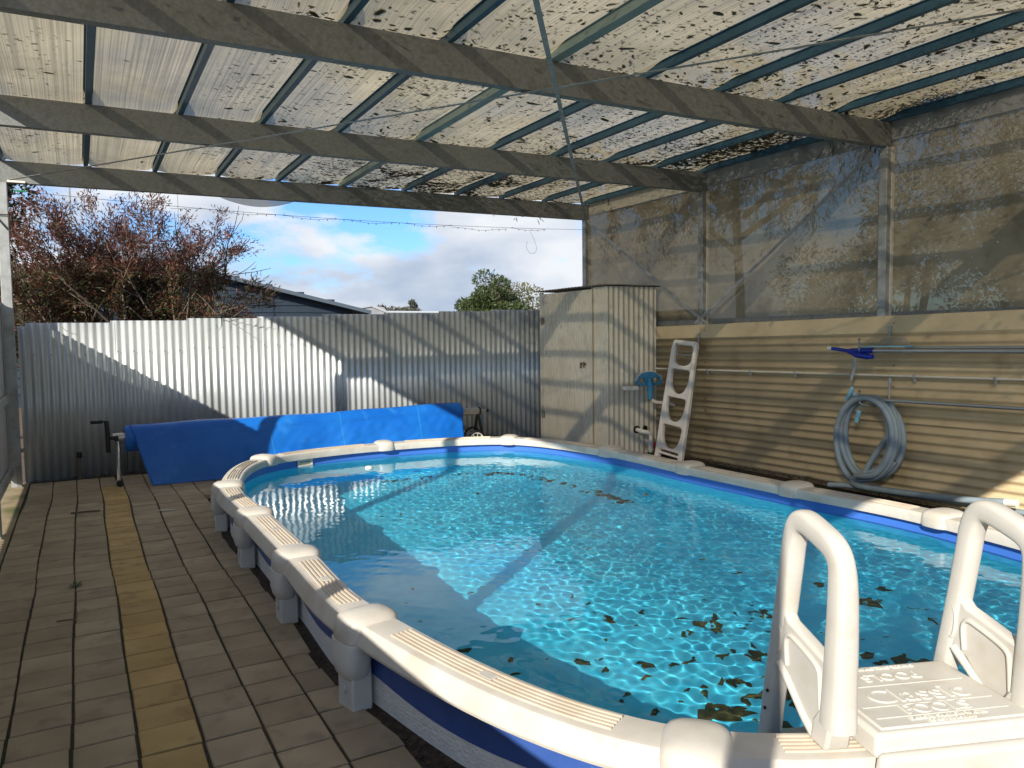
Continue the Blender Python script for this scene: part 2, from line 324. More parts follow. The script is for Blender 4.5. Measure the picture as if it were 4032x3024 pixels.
def rimtn(t):
    d = (rim(t + .01) - rim(t - .01)).normalized(); return d, Vector((-d.y, d.x))
def off(t, o): d, n = rimtn(t); p = rim(t); return p + n * o
NS = NC * 10
OUT = [off(i / 10, 0.0) for i in range(NS)]
def inside(x, y, o=0.0):
    """signed test: True when (x,y) lies inside the pool outline grown by o"""
    c = False; j = NS - 1; pts = OUT if o == 0 else PTS[o]
    for i in range(NS):
        a = pts[i]; b = pts[j]
        if (a.y > y) != (b.y > y) and x < (b.x - a.x) * (y - a.y) / (b.y - a.y) + a.x: c = not c
        j = i
    return c
PTS = {o: [off(i / 10, o) for i in range(NS)] for o in (-.05, .03, .05)}
WZ = 0.192; FZ = -.86

# ================================================================== SETTING
mb = MB(); ringz = [[(p.x, p.y, -.06) for p in PTS[.03]]]
for rad in (9, 40, 600):
    ringz.append([(2.77 + rad * math.cos(a), 4.5 + rad * math.sin(a), -.06 if rad < 20 else -.3) for a in [math.atan2(p.y - 4.5, p.x - 2.77) for p in PTS[.03]]])
mb.rings(ringz[::-1], cap0=False, cap1=False)
ground = mb.build('ground', M_DIRT); tag(ground, kind='structure')

# paving: sand bed with every paver as a piece of its own
bed = MB()
ins = PTS[.03]
for (x0, x1, y0, y1) in ((-.50, .88, .6, 9.22),): bed.box(x0, x1, y0, y1, -.055, -.008)
paving = bed.build('paving', M_JOINT); tag(paving, kind='structure')
bed2 = MB(); bed2.box(4.75, 6.2, 1.0, 7.4, -.058, -.05); bed2.box(.88, 5.4, 7.97, 9.22, -.055, -.008); bed2.add([(.88, .6, -.008), (2.2, .6, -.008), (1.25, 1.55, -.008), (.88, 2.55, -.008)], [(0, 1, 2, 3)])
bed2.build('sand_bed', M_JOINT, paving)
def clip_half(poly, p, n):
    out = []
    for i in range(len(poly)):
        a = poly[i]; b = poly[(i + 1) % len(poly)]; da = (a[0] - p.x) * n.x + (a[1] - p.y) * n.y; db = (b[0] - p.x) * n.x + (b[1] - p.y) * n.y
        if da >= 0: out.append(a)
        if (da >= 0) != (db >= 0):
            t = da / (da - db); out.append((a[0] + (b[0] - a[0]) * t, a[1] + (b[1] - a[1]) * t))
    return out
def paver_mesh(poly, th=.045, ch=.004):
    n = len(poly); cxm = sum(p[0] for p in poly) / n; cym = sum(p[1] for p in poly) / n
    def shrink(k): return [(p[0] + (cxm - p[0]) * k, p[1] + (cym - p[1]) * k) for p in poly]
    top = shrink(ch / .1); vs = [(x, y, -th) for x, y in poly] + [(x, y, -ch) for x, y in poly] + [(x, y, 0) for x, y in top]
    fs = [tuple(range(2 * n, 3 * n))]
    for k in range(n):
        j = (k + 1) % n; fs += [(k, j, n + j, n + k), (n + k, n + j, 2 * n + j, 2 * n + k)]
    return vs, fs
PX0, PDX, PY0, PDY = -.492, .2045, .705, .1955
full_g = [None, None]
paver_list = []
def wob(y, k): return .012 * math.sin(y * 1.7 + k) * (1 if y > 5 else .3) + .006 * math.sin(y * 4.1 + 2 * k)
for c in range(0, 30):
    for r in range(0, 44):
        xa = PX0 + c * PDX; ya = PY0 + r * PDY + .006 * math.sin(c * 2.3)
        xm, ym = xa + PDX / 2, ya + PDY / 2
        if ym > 9.18: continue
        if xm > 1.0 and ym < 1.6 and xm > 2.2 - 0 * ym: continue
        if inside(xm, ym, .03) and not any(not inside(xa + a, ya + b, .03) for a in (0, PDX) for b in (0, PDY)): continue
        if xm > .98 and not (ym < 2.9 or ym > 7.6 or xm > 5.55): continue
        if xm > 5.3 and (xm > 6.1 or ym > 7.3): continue
        if 4.5 < xm < 5.55 and ym < 7.6: continue
        paver_list.append((c, r, xa, ya))
def vis_rank(p): return math.hypot(p[2], p[3])
paver_list.sort(key=vis_rank)
rest = MB(); count = 0
for (c, r, xa, ya) in paver_list:
    gx = .0050; gy = .0056; jx = wob(ya, c * .3) * .6
    x0 = xa + gx + jx; x1 = xa + PDX - gx + jx; y0 = ya + gy + random.uniform(-.003, .003); y1 = ya + PDY - gy + random.uniform(-.003, .003)
    poly = [(x0, y0), (x1, y0), (x1, y1), (x0, y1)]
    best = min(range(NS), key=lambda i: (PTS[.05][i].x - (x0 + x1) / 2) ** 2 + (PTS[.05][i].y - (y0 + y1) / 2) ** 2)
    cut = False
    if any(inside(x, y, .05) for x, y in poly):
        poly = clip_half(poly, PTS[.05][best] + rimtn(best / 10)[1] * random.uniform(.0, .02), rimtn(best / 10)[1]); cut = True
        if len(poly) < 3: continue
        ar = abs(sum(poly[i][0] * poly[(i + 1) % len(poly)][1] - poly[(i + 1) % len(poly)][0] * poly[i][1] for i in range(len(poly)))) / 2
        if ar < .006: continue
    right = xa > 5; zt = random.uniform(-.0012, .002) - .0006 * (1 + math.sin(xa * 2.1 + ya * 1.3)) - (.03 if right else 0)
    tilt = (random.uniform(-.007, .007), random.uniform(-.007, .007))
    yellow = c == 3 and not right
    cxm, cym = (x0 + x1) / 2, (y0 + y1) / 2
    if count < 300 and not right and ya < 9.3 and xa < 1.3:
        if not cut:
            k = 1 if yellow else 0
            if full_g[k] is None:
                hw, hh = PDX / 2 - gx, PDY / 2 - gy
                vs_, fs_ = paver_mesh([(-hw, -hh), (hw, -hh), (hw, hh), (-hw, hh)])
                me = bpy.data.meshes.new('paver'); me.from_pydata(vs_, [], fs_); me.materials.append(M_PAVERY if yellow else M_PAVER); full_g[k] = me
            me = full_g[k]
        else:
            vs_, fs_ = paver_mesh([(a - cxm, b - cym) for a, b in poly]); me = bpy.data.meshes.new('cut_paver'); me.from_pydata(vs_, [], fs_); me.materials.append(M_PAVERY if yellow else M_PAVER)
        o = bpy.data.objects.new('paver', me); link(o, paving); o.location = (cxm, cym, zt); o.rotation_euler = (tilt[0], tilt[1], random.uniform(-.008, .008)); count += 1
    else:
        vs_, fs_ = paver_mesh(poly); rest.add([(a, b, z + zt) for a, b, z in vs_], fs_)
o = rest.build('far_pavers', M_PAVER, paving, kind='stuff')
st = MB(); st.box(-1.6, -.505, -2, 9.25, -.2, -.004); cs = st.build('concrete_path', M_CONC); tag(cs, kind='structure')

# ---- corrugated sheet
def corr(x0, x1, z0, z1, pitch, amp, phase=0.0, seg=8, thick=.0):
    """vertical flutes along x; returns (verts, faces) at y=0"""
    n = max(2, int(round((x1 - x0) / pitch * seg))); vs = []; fs = []
    for i in range(n + 1):
        x = x0 + (x1 - x0) * i / n; y = amp * math.sin(2 * math.pi * (x - phase) / pitch)
        vs += [(x, y, z0), (x, y, z1)]
        if i: fs.append((2 * i - 2, 2 * i, 2 * i + 1, 2 * i - 1))
    return vs, fs

# ---- back fence
FB = [-.545, -.476, .297, 1.053, 1.82, 2.585, 3.369, 4.121, 4.897, 5.70]; FT = [1.595, 1.628, 1.651, 1.677, 1.698, 1.728, 1.747, 1.77, 1.795]
FY = 9.3
sm = MB()
bf = empty('corrugated_fence', (2.5, FY, 0), 'tall silver corrugated iron fence with stepped top behind the pool', 'fence')
for i in range(9):
    vs_, fs_ = corr(FB[i], FB[i + 1] + (.04 if i < 8 else 0), -.03, FT[i], .0765, .0112, phase=FB[0])
    dz = random.uniform(-.002, .002)
    sh = MB().add([(x - 2.5, y - .002 * (i % 2) + dz, z) for x, y, z in vs_], fs_).build('corrugated_sheet', M_FENCE, bf, smooth=180)
    m = sh.modifiers.new('s', 'SOLIDIFY'); m.thickness = .0012; m.offset = 1
    for (zz, step) in ((FT[i] - .33, 2), (.33, 2)):
        k = int((FB[i + 1] - FB[i]) / .0765)
        for q in range(0, k, step):
            xx = FB[0] + .0765 * (round((FB[i] - FB[0]) / .0765) + q + .75); c = (xx - 2.5, -.0112 - .003, zz)
            sm.tube([(c[0], c[1] - .004, c[2]), (c[0], c[1] + .003, c[2])], .006, 6)
sm.build('screws', M_BEAM, bf, kind='stuff')
MB().box(-3.1, 3.2, .015, .05, 1.22, 1.26).box(-3.1, 3.2, .015, .05, .3, .34).build('rail', M_BEAM, bf)
lk = MB()
for i in range(420):
    x = random.uniform(-.5, 5.6); y = FY - .03 - abs(random.gauss(0, .035)); a = random.uniform(0, 6.28); l_ = random.uniform(.012, .04)
    d = Vector((math.cos(a), math.sin(a), random.uniform(-.1, .3))) * l_; s_ = Vector((-d.y, d.x, 0)) * .35; c = Vector((x, y, random.uniform(-.01, .012)))
    lk.add([c - d, c + s_, c + d, c - s_], [(0, 1, 2, 3)])
o = lk.build('dry_leaf_drift', pmat('dry leaves', (.05, .028, .015), (.11, .06, .03), scale=30, rough=.9)); tag(o, 'dark dry leaves piled along the foot of the silver fence', 'leaves', kind='stuff')

# ---- left side fence
LX = -.64
lf = empty('side_fence', (LX, 7.9, 0), 'grey sheet fence bay with rails at the left edge', 'fence')
vs_, fs_ = corr(-1.2, 1.39, .075, 1.83, .0765, .0095)
MB().add([(-.035 + y, x, z) for x, y, z in vs_], fs_).build('corrugated_sheet', M_FENCE_D, lf, smooth=180)
MB().box(-.012, .02, -1.2, 1.1, .84, .92).build('rail', M_GALV, lf, bevel=.004)
MB().box(-.012, .02, -1.2, 1.1, .12, .21).build('rail', M_GALV, lf, bevel=.004)
MB().box(-.025, -.02, -1.2, 1.385, .19, 1.80).build('panel', M_FENCE_D, lf)
lo_f = empty('low_pool_fence', (LX, 2.5, 0), 'low solid grey pool fence running beside the paving', 'fence')
vs_, fs_ = corr(-6.0, 4.19, .075, 1.19, .0765, .0095)
MB().add([(-.03 + y, x, z) for x, y, z in vs_], fs_).build('corrugated_sheet', M_FENCE_D, lo_f, smooth=180)
MB().box(-.045, .025, -6, 4.19, 1.185, 1.215).build('top_rail', M_GALV, lo_f)
for zz in (.15, .65): MB().box(-.015, .02, -6, 4.19, zz - .03, zz + .03).build('rail', M_GALV, lo_f)

# ---- tan wall (ribs run along the wall)
tw = empty('tan_wall', (6.26, 5, 0), 'tan corrugated metal wall along the right side of the pool', 'wall')
tw.rotation_euler = (-.0125, 0, 0)
def hcorr(y0, y1, z0, z1, pitch, amp):
    n = int((z1 - z0) / pitch * 10); vs = []; fs = []
    for i in range(n + 1):
        z = z0 + (z1 - z0) * i / n; w = math.cos(2 * math.pi * (z - z0) / pitch); x = -amp * (abs(w) ** .8 * (1 if w > 0 else -1))
        vs += [(x, y0, z), (x, y1, z)]
        if i: fs.append((2 * i - 2, 2 * i, 2 * i + 1, 2 * i - 1))
    return vs, fs
for (z0, z1, ox) in ((.615, 1.42, .0), (-.16, .63, .006)):
    vs_, fs_ = hcorr(-6, 2.6, z0, z1, .079, .0118); o = MB().add([(x + ox, y, z) for x, y, z in vs_], fs_).build('corrugated_sheet', M_TAN, tw, smooth=180)
    m = o.modifiers.new('s', 'SOLIDIFY'); m.thickness = .0012
MB().box(-.016, .03, -6, 2.6, 1.40, 1.555).build('top_capping', M_TAN, tw, bevel=.006)
s_ = MB()
for zz in (1.49, 1.12, .93, .70, .57, .35, .12):
    for yy in (1.6, -.75, -3.0): s_.tube([(-.022, yy, zz), (-.005, yy, zz)], .006, 6)
s_.build('screws', M_RUST, tw, kind='stuff')

# ---- cream storage cabinet
SX0, SX1, SY0, SY1, SH = 5.49, 6.235, 7.46, 8.98, 2.02
cab = empty('storage_cabinet', ((SX0 + SX1) / 2, (SY0 + SY1) / 2, 0), 'tall cream corrugated metal cupboard in the corner between fence and tan wall', 'cupboard')
def C_(v): return [(x - (SX0 + SX1) / 2, y - (SY0 + SY1) / 2, z) for x, y, z in v]
vs_, fs_ = corr(SX0 + .01, SX1, -.05, SH - .01, .0765, .0085)
MB().add(C_([(x, SY0 + y, z) for x, y, z in vs_]), fs_).build('front_sheet', M_CREAM, cab, smooth=180)
def ribbed(y0, y1, z0, z1, pitch=.055, amp=.014):
    vs = []; fs = []; y = y0; pts = []
    while y < y1 - 1e-6:
        for d_, a_ in ((0, 0), (.62, 0), (.72, amp), (.84, amp), (.94, 0)):
            yy = min(y + d_ * pitch, y1); pts.append((yy, a_))
        y += pitch
    for i, (yy, a_) in enumerate(pts):
        vs += [(SX0 - a_, yy, z0), (SX0 - a_, yy, z1)]
        if i: fs.append((2 * i - 2, 2 * i - 1, 2 * i + 1, 2 * i))
    return vs, fs
YM = SY0 + .30
vs_, fs_ = ribbed(SY0, YM + .02, -.05, SH - .01); MB().add(C_([(x + .012, y, z) for x, y, z in vs_]), fs_).build('side_sheet', M_CREAM, cab, smooth=30)
vs_, fs_ = ribbed(YM + .005, SY1 - .06, .0, SH - .03)
door = MB().add(C_(vs_), fs_).build('door', M_CREAM, cab, smooth=30)
MB().add(*(lambda b: (C_(b.v), b.f))(MB().box(SX0 - .012, SX0 + .02, SY1 - .06, SY1, -.05, SH - .01))).build('door_post', M_CREAM, cab)
MB().add(*(lambda b: (C_(b.v), b.f))(MB().box(SX0 - .009, SX0 + .003, YM - .004, YM + .004, 0, SH - .02))).build('door_edge', M_TAN, cab)
yl = SY0 + .42
MB().add(*(lambda b: (C_(b.v), b.f))(MB().box(SX0 - .012, SX0 - .004, yl - .01, yl + .14, .98, 1.14))).build('latch_plate', M_CREAM, door, bevel=.002)
MB().add(*(lambda b: (C_(b.v), b.f))(MB().box(SX0 - .026, SX0 - .013, yl + .0, yl + .10, 1.06, 1.08).tube([(SX0 - .03, yl + .1, 1.09), (SX0 - .03, yl + .1, 1.02)], .012, 8).tube([(SX0 - .04, yl + .02, 1.1), (SX0 - .04, yl + .02, 1.03)], .010, 8))).build('latch', pmat('rusty latch', (.10, .06, .04), (.2, .15, .11), scale=40, rough=.7), door)
for zz in (.32, 1.58):
    MB().add(*(lambda b: (C_(b.v), b.f))(MB().box(SX0 - .02, SX0 - .013, SY1 - .10, SY1 - .03, zz, zz + .09).tube([(SX0 - .022, SY1 - .065, zz - .01), (SX0 - .022, SY1 - .065, zz + .10)], .007, 8))).build('hinge', M_RUST, door)
vs_ = []; fs_ = []
n = 90
for i in range(n + 1):
    y = SY0 - .05 + (SY1 - SY0 + .14) * i / n; z = .006 * math.sin(2 * math.pi * y / .0765)
    vs_ += [(SX0 - .06, y, SH + .012 + z), (SX1 + .06, y, SH + .004 + z)]
    if i: fs_.append((2 * i - 2, 2 * i - 1, 2 * i + 1, 2 * i))
o = MB().add(C_(vs_), fs_).build('roof_sheet', M_RUST, cab, smooth=180); m = o.modifiers.new('s', 'SOLIDIFY'); m.thickness = .004

# ================================================================== SHADE PERGOLA
PZ = 3.0   # underside of the beams on the left
def bz(x): return 2.985 + .0095 * (x + .5)
BY = [-.2, 2.1, 4.40, 6.70, 9.04]; BX0, BX1 = -.66, 6.36
pg = empty('shade_pergola', (2.8, 4.4, 0), 'steel framed pergola roofed with cream shade cloth over the pool', 'pergola')
G0 = Vector((2.8, 4.4, 0))
def pgb(mb, name, mat, parent=None, **k):
    mb.v = [(x - 2.8, y - 4.4, z) for x, y, z in mb.v]; return mb.build(name, mat, parent or pg, **k)
for y in BY:
    m = MB(); rr = []
    prof = [(0, 0), (.07, 0), (.07, .02), (.066, .02), (.066, .004), (.004, .004), (.004, .206), (.066, .206), (.066, .19), (.07, .19), (.07, .21), (0, .21)]
    sgn = 1 if y < 9 else 1
    for x in (BX0 + .03, BX1 - .03): rr.append([(x, y + py * sgn - .03, bz(x) + pz) for py, pz in prof])
    m.rings(rr); pgb(m, 'beam', M_BEAM)
BAT = [-.60, .13, .77, 1.40, 2.05, 2.80, 3.58, 4.30, 4.95, 5.62, 6.27]
for i, x in enumerate(BAT):
    w = .075 if i == 5 else .04; zb = bz(x) + .212
    m = MB(); prof = [(-w / 2 - .012, .06), (-w / 2 - .012, .056), (-w / 2, .056), (-w / 2, 0), (w / 2, 0), (w / 2, .056), (w / 2 + .012, .056), (w / 2 + .012, .06)]
    m.rings([[(x + px, yy, zb + pz) for px, pz in prof] for yy in (-.32, 9.10)]); b = pgb(m, 'batten', M_BATTEN2 if i == 5 else M_BATTEN)
    if i == 5: b['label'] = 'wide pale batten'
for x, xs_ in ((-.60, 'l'), (6.30, 'r')):
    for y in BY:
        m = MB(); t = .045
        zb0 = -.06 if xs_ == 'l' else 1.5
        # open C post: web towards the pool, lips to the back fence
        m.box(x - t, x + t, y - .034, y + .045, zb0, bz(x) - .001)
        pgb(m, 'post', M_GALV, bevel=.004)
        if xs_ == 'r': pgb(MB().box(x + .012, x + .044, y - .046, y - .0305, 1.50, bz(x)), 'cream_edge_strip', M_CREAM)
        else: pgb(MB().box(x + .002, x + .046, y - .05, y - .031, -.03, .20), 'post_foot', M_BEAM)
# roof cloth
def clothz(x, y):
    # sag between battens and a slight belly between the beams
    i = max(k for k in range(len(BAT)) if BAT[k] <= x + 1e-6) if x >= BAT[0] else 0
    i = min(i, len(BAT) - 2); u = (x - BAT[i]) / (BAT[i + 1] - BAT[i]); s = 4 * u * (1 - u)
    nb = min(abs(y - b) for b in BY)
    return bz(x) + .276 - .024 * s - .040 * min(1, 5 * s) * math.exp(-(nb / .16) ** 2) + .006 * math.sin(x * 9 + y * 2.3) * s
for (xa, xb) in ((-.66, 2.80), (2.802, 6.41)):
    m = MB(); m.grid(74, 150, lambda u, v: (xa + (xb - xa) * u, -.34 + 9.46 * v, clothz(xa + (xb - xa) * u, -.34 + 9.46 * v) + .004))
    c_ = pgb(m, 'roof_cloth', M_ROOFCLOTH, smooth=180)
# loose flap of cloth hanging behind the last beam
pgb(MB().grid(24, 6, lambda u, v: (1.37 + .9 * u, 9.11 + .01 * v, bz(1.8) + .03 - v * .105 * math.sin(math.pi * u) ** .8)), 'cloth_flap', clothmat('grey cloth', (.3, .3, .3), (.25, .25, .25), .25), smooth=180)
# side screens
for i in range(len(BY) - 1):
    y0, y1 = BY[i] + .02, BY[i + 1] - .02
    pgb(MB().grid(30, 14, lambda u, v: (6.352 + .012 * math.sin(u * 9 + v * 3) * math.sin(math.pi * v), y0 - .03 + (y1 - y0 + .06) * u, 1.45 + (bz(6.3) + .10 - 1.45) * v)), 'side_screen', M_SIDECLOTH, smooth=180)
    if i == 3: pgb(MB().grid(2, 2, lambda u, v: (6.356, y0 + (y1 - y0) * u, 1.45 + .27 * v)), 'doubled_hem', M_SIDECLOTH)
    pgb(MB().box(6.325, 6.345, y0 - .018, y1 + .018, bz(6.3) + .06, bz(6.3) + .262), 'top_strip', M_CREAM if i == 3 else M_GALV)
pgb(MB().box(6.33, 6.342, -.3, 9.1, 1.52, 1.60), 'bottom_rail', M_BEAM)
# roof braces (punched strap) with wire ties
for (a, b) in (((6.25, 8.98), (-.5, -.1)), ((-.52, 8.80), (6.25, -.75))):
    m = MB(); A = Vector((a[0], a[1], bz(a[0]) - .012)); B_ = Vector((b[0], b[1], bz(b[0]) - .012)); m.bar(A, B_, .03, .002)
    for k in range(1, 14):
        p = A.lerp(B_, k / 14); m.tube([p - Vector((0, 0, .004)), p + Vector((0, 0, .003))], .007, 6)
    pgb(m, 'brace', M_GALV)
pgb(MB().bar((6.25, 8.95, 3.02), (6.25, 6.72, 1.62), .035, .003, (1, 0, 0)), 'wall_brace', M_GALV)
pgb(MB().bar((6.252, 6.66, 1.62), (6.252, 4.50, 3.02), .035, .003, (1, 0, 0)), 'wall_brace', M_GALV)
pgb(MB().bar((6.247, 6.78, 1.55), (6.247, 6.55, 1.70), .035, .003, (1, 0, 0)).bar((6.245, 6.60, 1.55), (6.245, 6.80, 1.70), .035, .003, (1, 0, 0)), 'brace_end', M_GALV)
# small bracket and cable clamps on the far left post
pgb(MB().box(-.55, -.40, 8.985, 9.0, 2.985, 3.005), 'white_bracket', M_WHITE)
pgb(MB().tube([(-.66, 9.0, 2.66), (-.62, 8.99, 2.6), (-.56, 8.985, 2.52)], .006, 6).tube([(-.645, 8.99, 2.67), (-.555, 8.99, 2.67)], .005, 6), 'cable_tie', M_BLACK)

# leaf litter lying on the roof cloth
def litter_density(x, y):
    d = .07 + .26 * max(0, min(1, (x - 1.2) / 3.0)) + .22 * mnoise.noise(Vector((x * 1.1, y * 1.1, 4)))
    bay = [b for b in BY if b > y]; dist = (bay[0] - y) if bay else 1
    d += .75 * math.exp(-(dist / .07) ** 2) * (1 if x > 1 else .2) * max(0, .6 + mnoise.noise(Vector((x * 3, y, 9))))
    if y > 6.75:
        d += .85 * max(0, min(1, (x - 1.8) / .6)) * (1 if x < 4.9 else .5) * max(.15, .75 + .6 * mnoise.noise(Vector((x * 2, y * 2, 1))))
    if 4.45 < y < 6.7 and x > 4.3: d += .9 * max(0, min(1, (x - 4.3) / .8)) * max(.1, .45 + .9 * mnoise.noise(Vector((x * 1.7, y * .9, 7)))) * max(0, min(1, (y - 4.7) / .8))
    if x > 5.65 and 4.45 < y < 6.6: d += 1.4
    # clear strip just beside each batten
    u = min(abs(x - b) for b in BAT)
    return d * (1 if u > .09 else .45)
lv = []; lfc = []
tries = 0; made = 0
while tries < 190000 and made < 46000:
    tries += 1; x = random.uniform(-.6, 6.3); y = random.uniform(-.2, 9.05)
    if random.random() > litter_density(x, y): continue
    made += 1; r0 = random.lognormvariate(math.log(.0050), .55); r0 = min(r0, .026); r0 *= 1.7 if litter_density(x, y) > 1.0 else 1
    if x < 1: r0 *= .75
    n = random.choice((5, 6, 7)); a0 = random.gauss(0, .6); el = random.uniform(1.2, 3.0); zc = clothz(x, y) + .0065; k = len(lv); ca, sa = math.cos(a0), math.sin(a0)
    for q in range(n):
        a = 2 * math.pi * q / n; rr = r0 * random.uniform(.6, 1.25); px, py = rr * math.cos(a) * el, rr * math.sin(a); px, py = px * ca - py * sa, px * sa + py * ca
        lv.append((x + px, y + py, clothz(max(-.6, min(6.26, x + px)), y + py) + .0065))
    lfc.append(tuple(range(k, k + n)))
me = bpy.data.meshes.new('roof_leaf_litter'); me.from_pydata(lv, [], lfc); me.materials.append(M_LITTER); o = bpy.data.objects.new('roof_leaf_litter', me); link(o)
tag(o, 'dark leaf litter scattered on top of the shade cloth roof', 'leaf litter', kind='stuff')

# ================================================================== POOL
pool = empty('swimming_pool', (2.77, 4.5, 0), 'oval above ground swimming pool with cream resin rim and blue liner', 'swimming pool')
def PB(mb, name, mat, parent=None, **k):
    mb.v = [(x - 2.77, y - 4.5, z) for x, y, z in mb.v]; o = mb.build(name, mat, parent or pool, **k); return o
def wallring(o, z0, z1, nz=1, flip=False):
    m = MB(); rr = []
    for j in range(nz + 1):
        z = z0 + (z1 - z0) * j / nz; rr.append([(*off(i / 10, o), z) for i in range(NS)])
    m.rings(rr if not flip else rr[::-1], cap0=False, cap1=False); return m
PB(wallring(.0, -.12, .30, 2, flip=True), 'pool_wall', M_WALLW, smooth=60)
m = MB(); a_ = []; b_ = []; NSB = NC * 24
for i in range(NSB):
    t = i / 24; u = t - math.floor(t); zb = .105 + .018 * math.sin(2 * math.pi * u + .6); p = off(t, .0035); a_.append((p.x, p.y, zb)); b_.append((p.x, p.y, .285))
m.rings([b_, a_], cap0=False, cap1=False); PB(m, 'blue_band', M_WALLB, smooth=60)
# liner: wall, cove, floor
m = MB(); rr = []
for (o_, z) in ((-.03, .285), (-.03, .12), (-.03, -.30), (-.03, FZ + .16), (-.05, FZ + .08), (-.10, FZ + .025), (-.18, FZ)): rr.append([(*off(i / 10, o_), z) for i in range(NS)])
m.rings(rr, cap0=False, cap1=False)
liner = PB(m, 'liner_wall', M_LINER, smooth=60); liner.cycles.is_caustics_receiver = True
m = MB(); last = rr[-1]; cen = []
for sc_ in (1, .75, .5, .25): cen.append([(2.77 + (x - 2.77) * sc_, 4.5 + (y - 4.5) * sc_, FZ) for x, y, z in last])
m.rings(cen, cap0=False, cap1=True); m.f[-1] = tuple(reversed(m.f[-1])); fl_ = PB(m, 'liner_floor', M_LINER, smooth=60); fl_.cycles.is_caustics_receiver = True
for o_ in (liner, fl_):
    o_.data.update()

RPROF = [(-.078, .262), (-.085, .308), (-.082, .322), (-.072, .3295), (-.02, .334), (.050, .3335), (.063, .3305), (.071, .322), (.090, .286), (.097, .268), (.094, .257), (.082, .254)]
def sweep(t0, t1, n, prof): return [[(*(off(t0 + (t1 - t0) * i / n, o_)), z) for o_, z in prof] for i in range(n + 1)]
RT = .06
for i in range(NC):
    L = (rim(i + 1) - rim(i)).length; e = .045 / L
    m = MB(); m.rings(sweep(i + e, i + 1 - e, 18, RPROF[::-1])); rail = PB(m, 'rail', M_RESIN, smooth=24)
    # slightly proud grip panel with five ridges and a small emblem
    g = MB(); ta, tb = i + .17, i + .83
    for k in range(5):
        o0 = -.052 + k * .019
        g.rings(sweep(ta, tb, 14, [(o0 + .0115, .330), (o0 + .0095, .3385), (o0 + .003, .3395), (o0 + .001, .331)]))
    PB(g, 'grip_ridges', M_RESIN2, rail, smooth=40)
    e_ = MB(); tc_ = i + .5; d_, n_ = rimtn(tc_)
    for k in range(4):
        p = off(tc_ + (k - 1.5) * .012 / L, -.012); q = p + d_ * .008
        e_.add([(*(p + n_ * .016), .3405), (*(p + d_ * .008 + n_ * .016), .3405), (*(p + d_ * .016 - n_ * .016), .3405), (*(p + d_ * .008 - n_ * .016), .3405)], [(3, 2, 1, 0)])
    e_.rings([[(*(off(tc_ - .03 / L, -.012 + s * .021)), .3375) for s in (-1, 1)] + [(*(off(tc_ + .03 / L, -.012 + s * .021)), .3375) for s in (1, -1)], [(*(off(tc_ - .026 / L, -.012 + s * .019)), .3400) for s in (-1, 1)] + [(*(off(tc_ + .026 / L, -.012 + s * .019)), .3400) for s in (1, -1)]])
    PB(e_, 'emblem', M_STEP, rail)
def sup(a, ex): c, s = math.cos(a), math.sin(a); return (abs(c) ** (2 / ex) * (1 if c >= 0 else -1), abs(s) ** (2 / ex) * (1 if s >= 0 else -1))
for i in range(NC):
    d_, n_ = rimtn(i); p = rim(i) + n_ * .008
    def ringat(z, wt, wn, sh=0.0, ex=3.1, n=32):
        out = []
        for k in range(n):
            a, b = sup(2 * math.pi * k / n, ex); q = p + d_ * (a * wt) + n_ * (b * wn + sh); out.append((q.x, q.y, z))
        return out
    m = MB(); m.rings([ringat(.262, .098, .118), ringat(.268, .1015, .121), ringat(.312, .099, .119), ringat(.332, .095, .115), ringat(.345, .086, .106), ringat(.355, .066, .084), ringat(.361, .036, .048), ringat(.363, .008, .012)])
    PB(m, 'cap', M_RESIN, smooth=32)
    m = MB(); m.box(-.062, .062, .012, .098, -.10, .17); m.v = [(*(p + d_ * x + n_ * y), z) for x, y, z in m.v]; post = PB(m, 'post', M_GRESIN, bevel=.008)
    m = MB(); m.rings([ringat(.12, .066, .045, .062), ringat(.135, .076, .052, .066), ringat(.17, .088, .058, .068), ringat(.22, .094, .060, .066), ringat(.262, .095, .062, .062)])
    PB(m, 'collar', M_GRESIN, post, smooth=50)
    m = MB(); q = p + n_ * .1; m.tube([(q.x, q.y, .075), (*(q + n_ * .006), .075)], .017, 10); PB(m, 'clip_button', M_GRESIN, post, smooth=40)
# skimmer face plate on the inside of the far wall
def wallpt(x, y): return min(range(NC * 200), key=lambda i: (off(i / 200, -.03) - Vector((x, y))).length) / 200
ts = 5.36
sk = MB(); hw = .085
def skp(u, o_, z): q = off(ts + u / 1.36, -.03 - o_); return (q.x, q.y, z)
for (u0, u1, z0, z1) in ((-hw, hw, .262, .275), (-hw, hw, .19, .203), (-hw, -hw + .016, .203, .262), (hw - .016, hw, .203, .262)):
    sk.rings([[skp(u0, .002, z0), skp(u1, .002, z0), skp(u1, .002, z1), skp(u0, .002, z1)], [skp(u0, .014, z0), skp(u1, .014, z0), skp(u1, .014, z1), skp(u0, .014, z1)]])
sk.rings([[skp(-hw, .001, .20), skp(hw, .001, .20), skp(hw, .001, .265), skp(-hw, .001, .265)], [skp(-hw, .006, .20), skp(hw, .006, .20), skp(hw, .006, .265), skp(-hw, .006, .265)]])
PB(sk, 'skimmer_plate', M_CREAM)
MBs = MB(); MBs.rings([[skp(-.055, .0062, .225), skp(.055, .0062, .225), skp(.055, .0062, .238), skp(-.055, .0062, .238)], [skp(-.055, .0075, .225), skp(.055, .0075, .225), skp(.055, .0075, .238), skp(-.055, .0075, .238)]])
PB(MBs, 'skimmer_slot', M_BEAM)

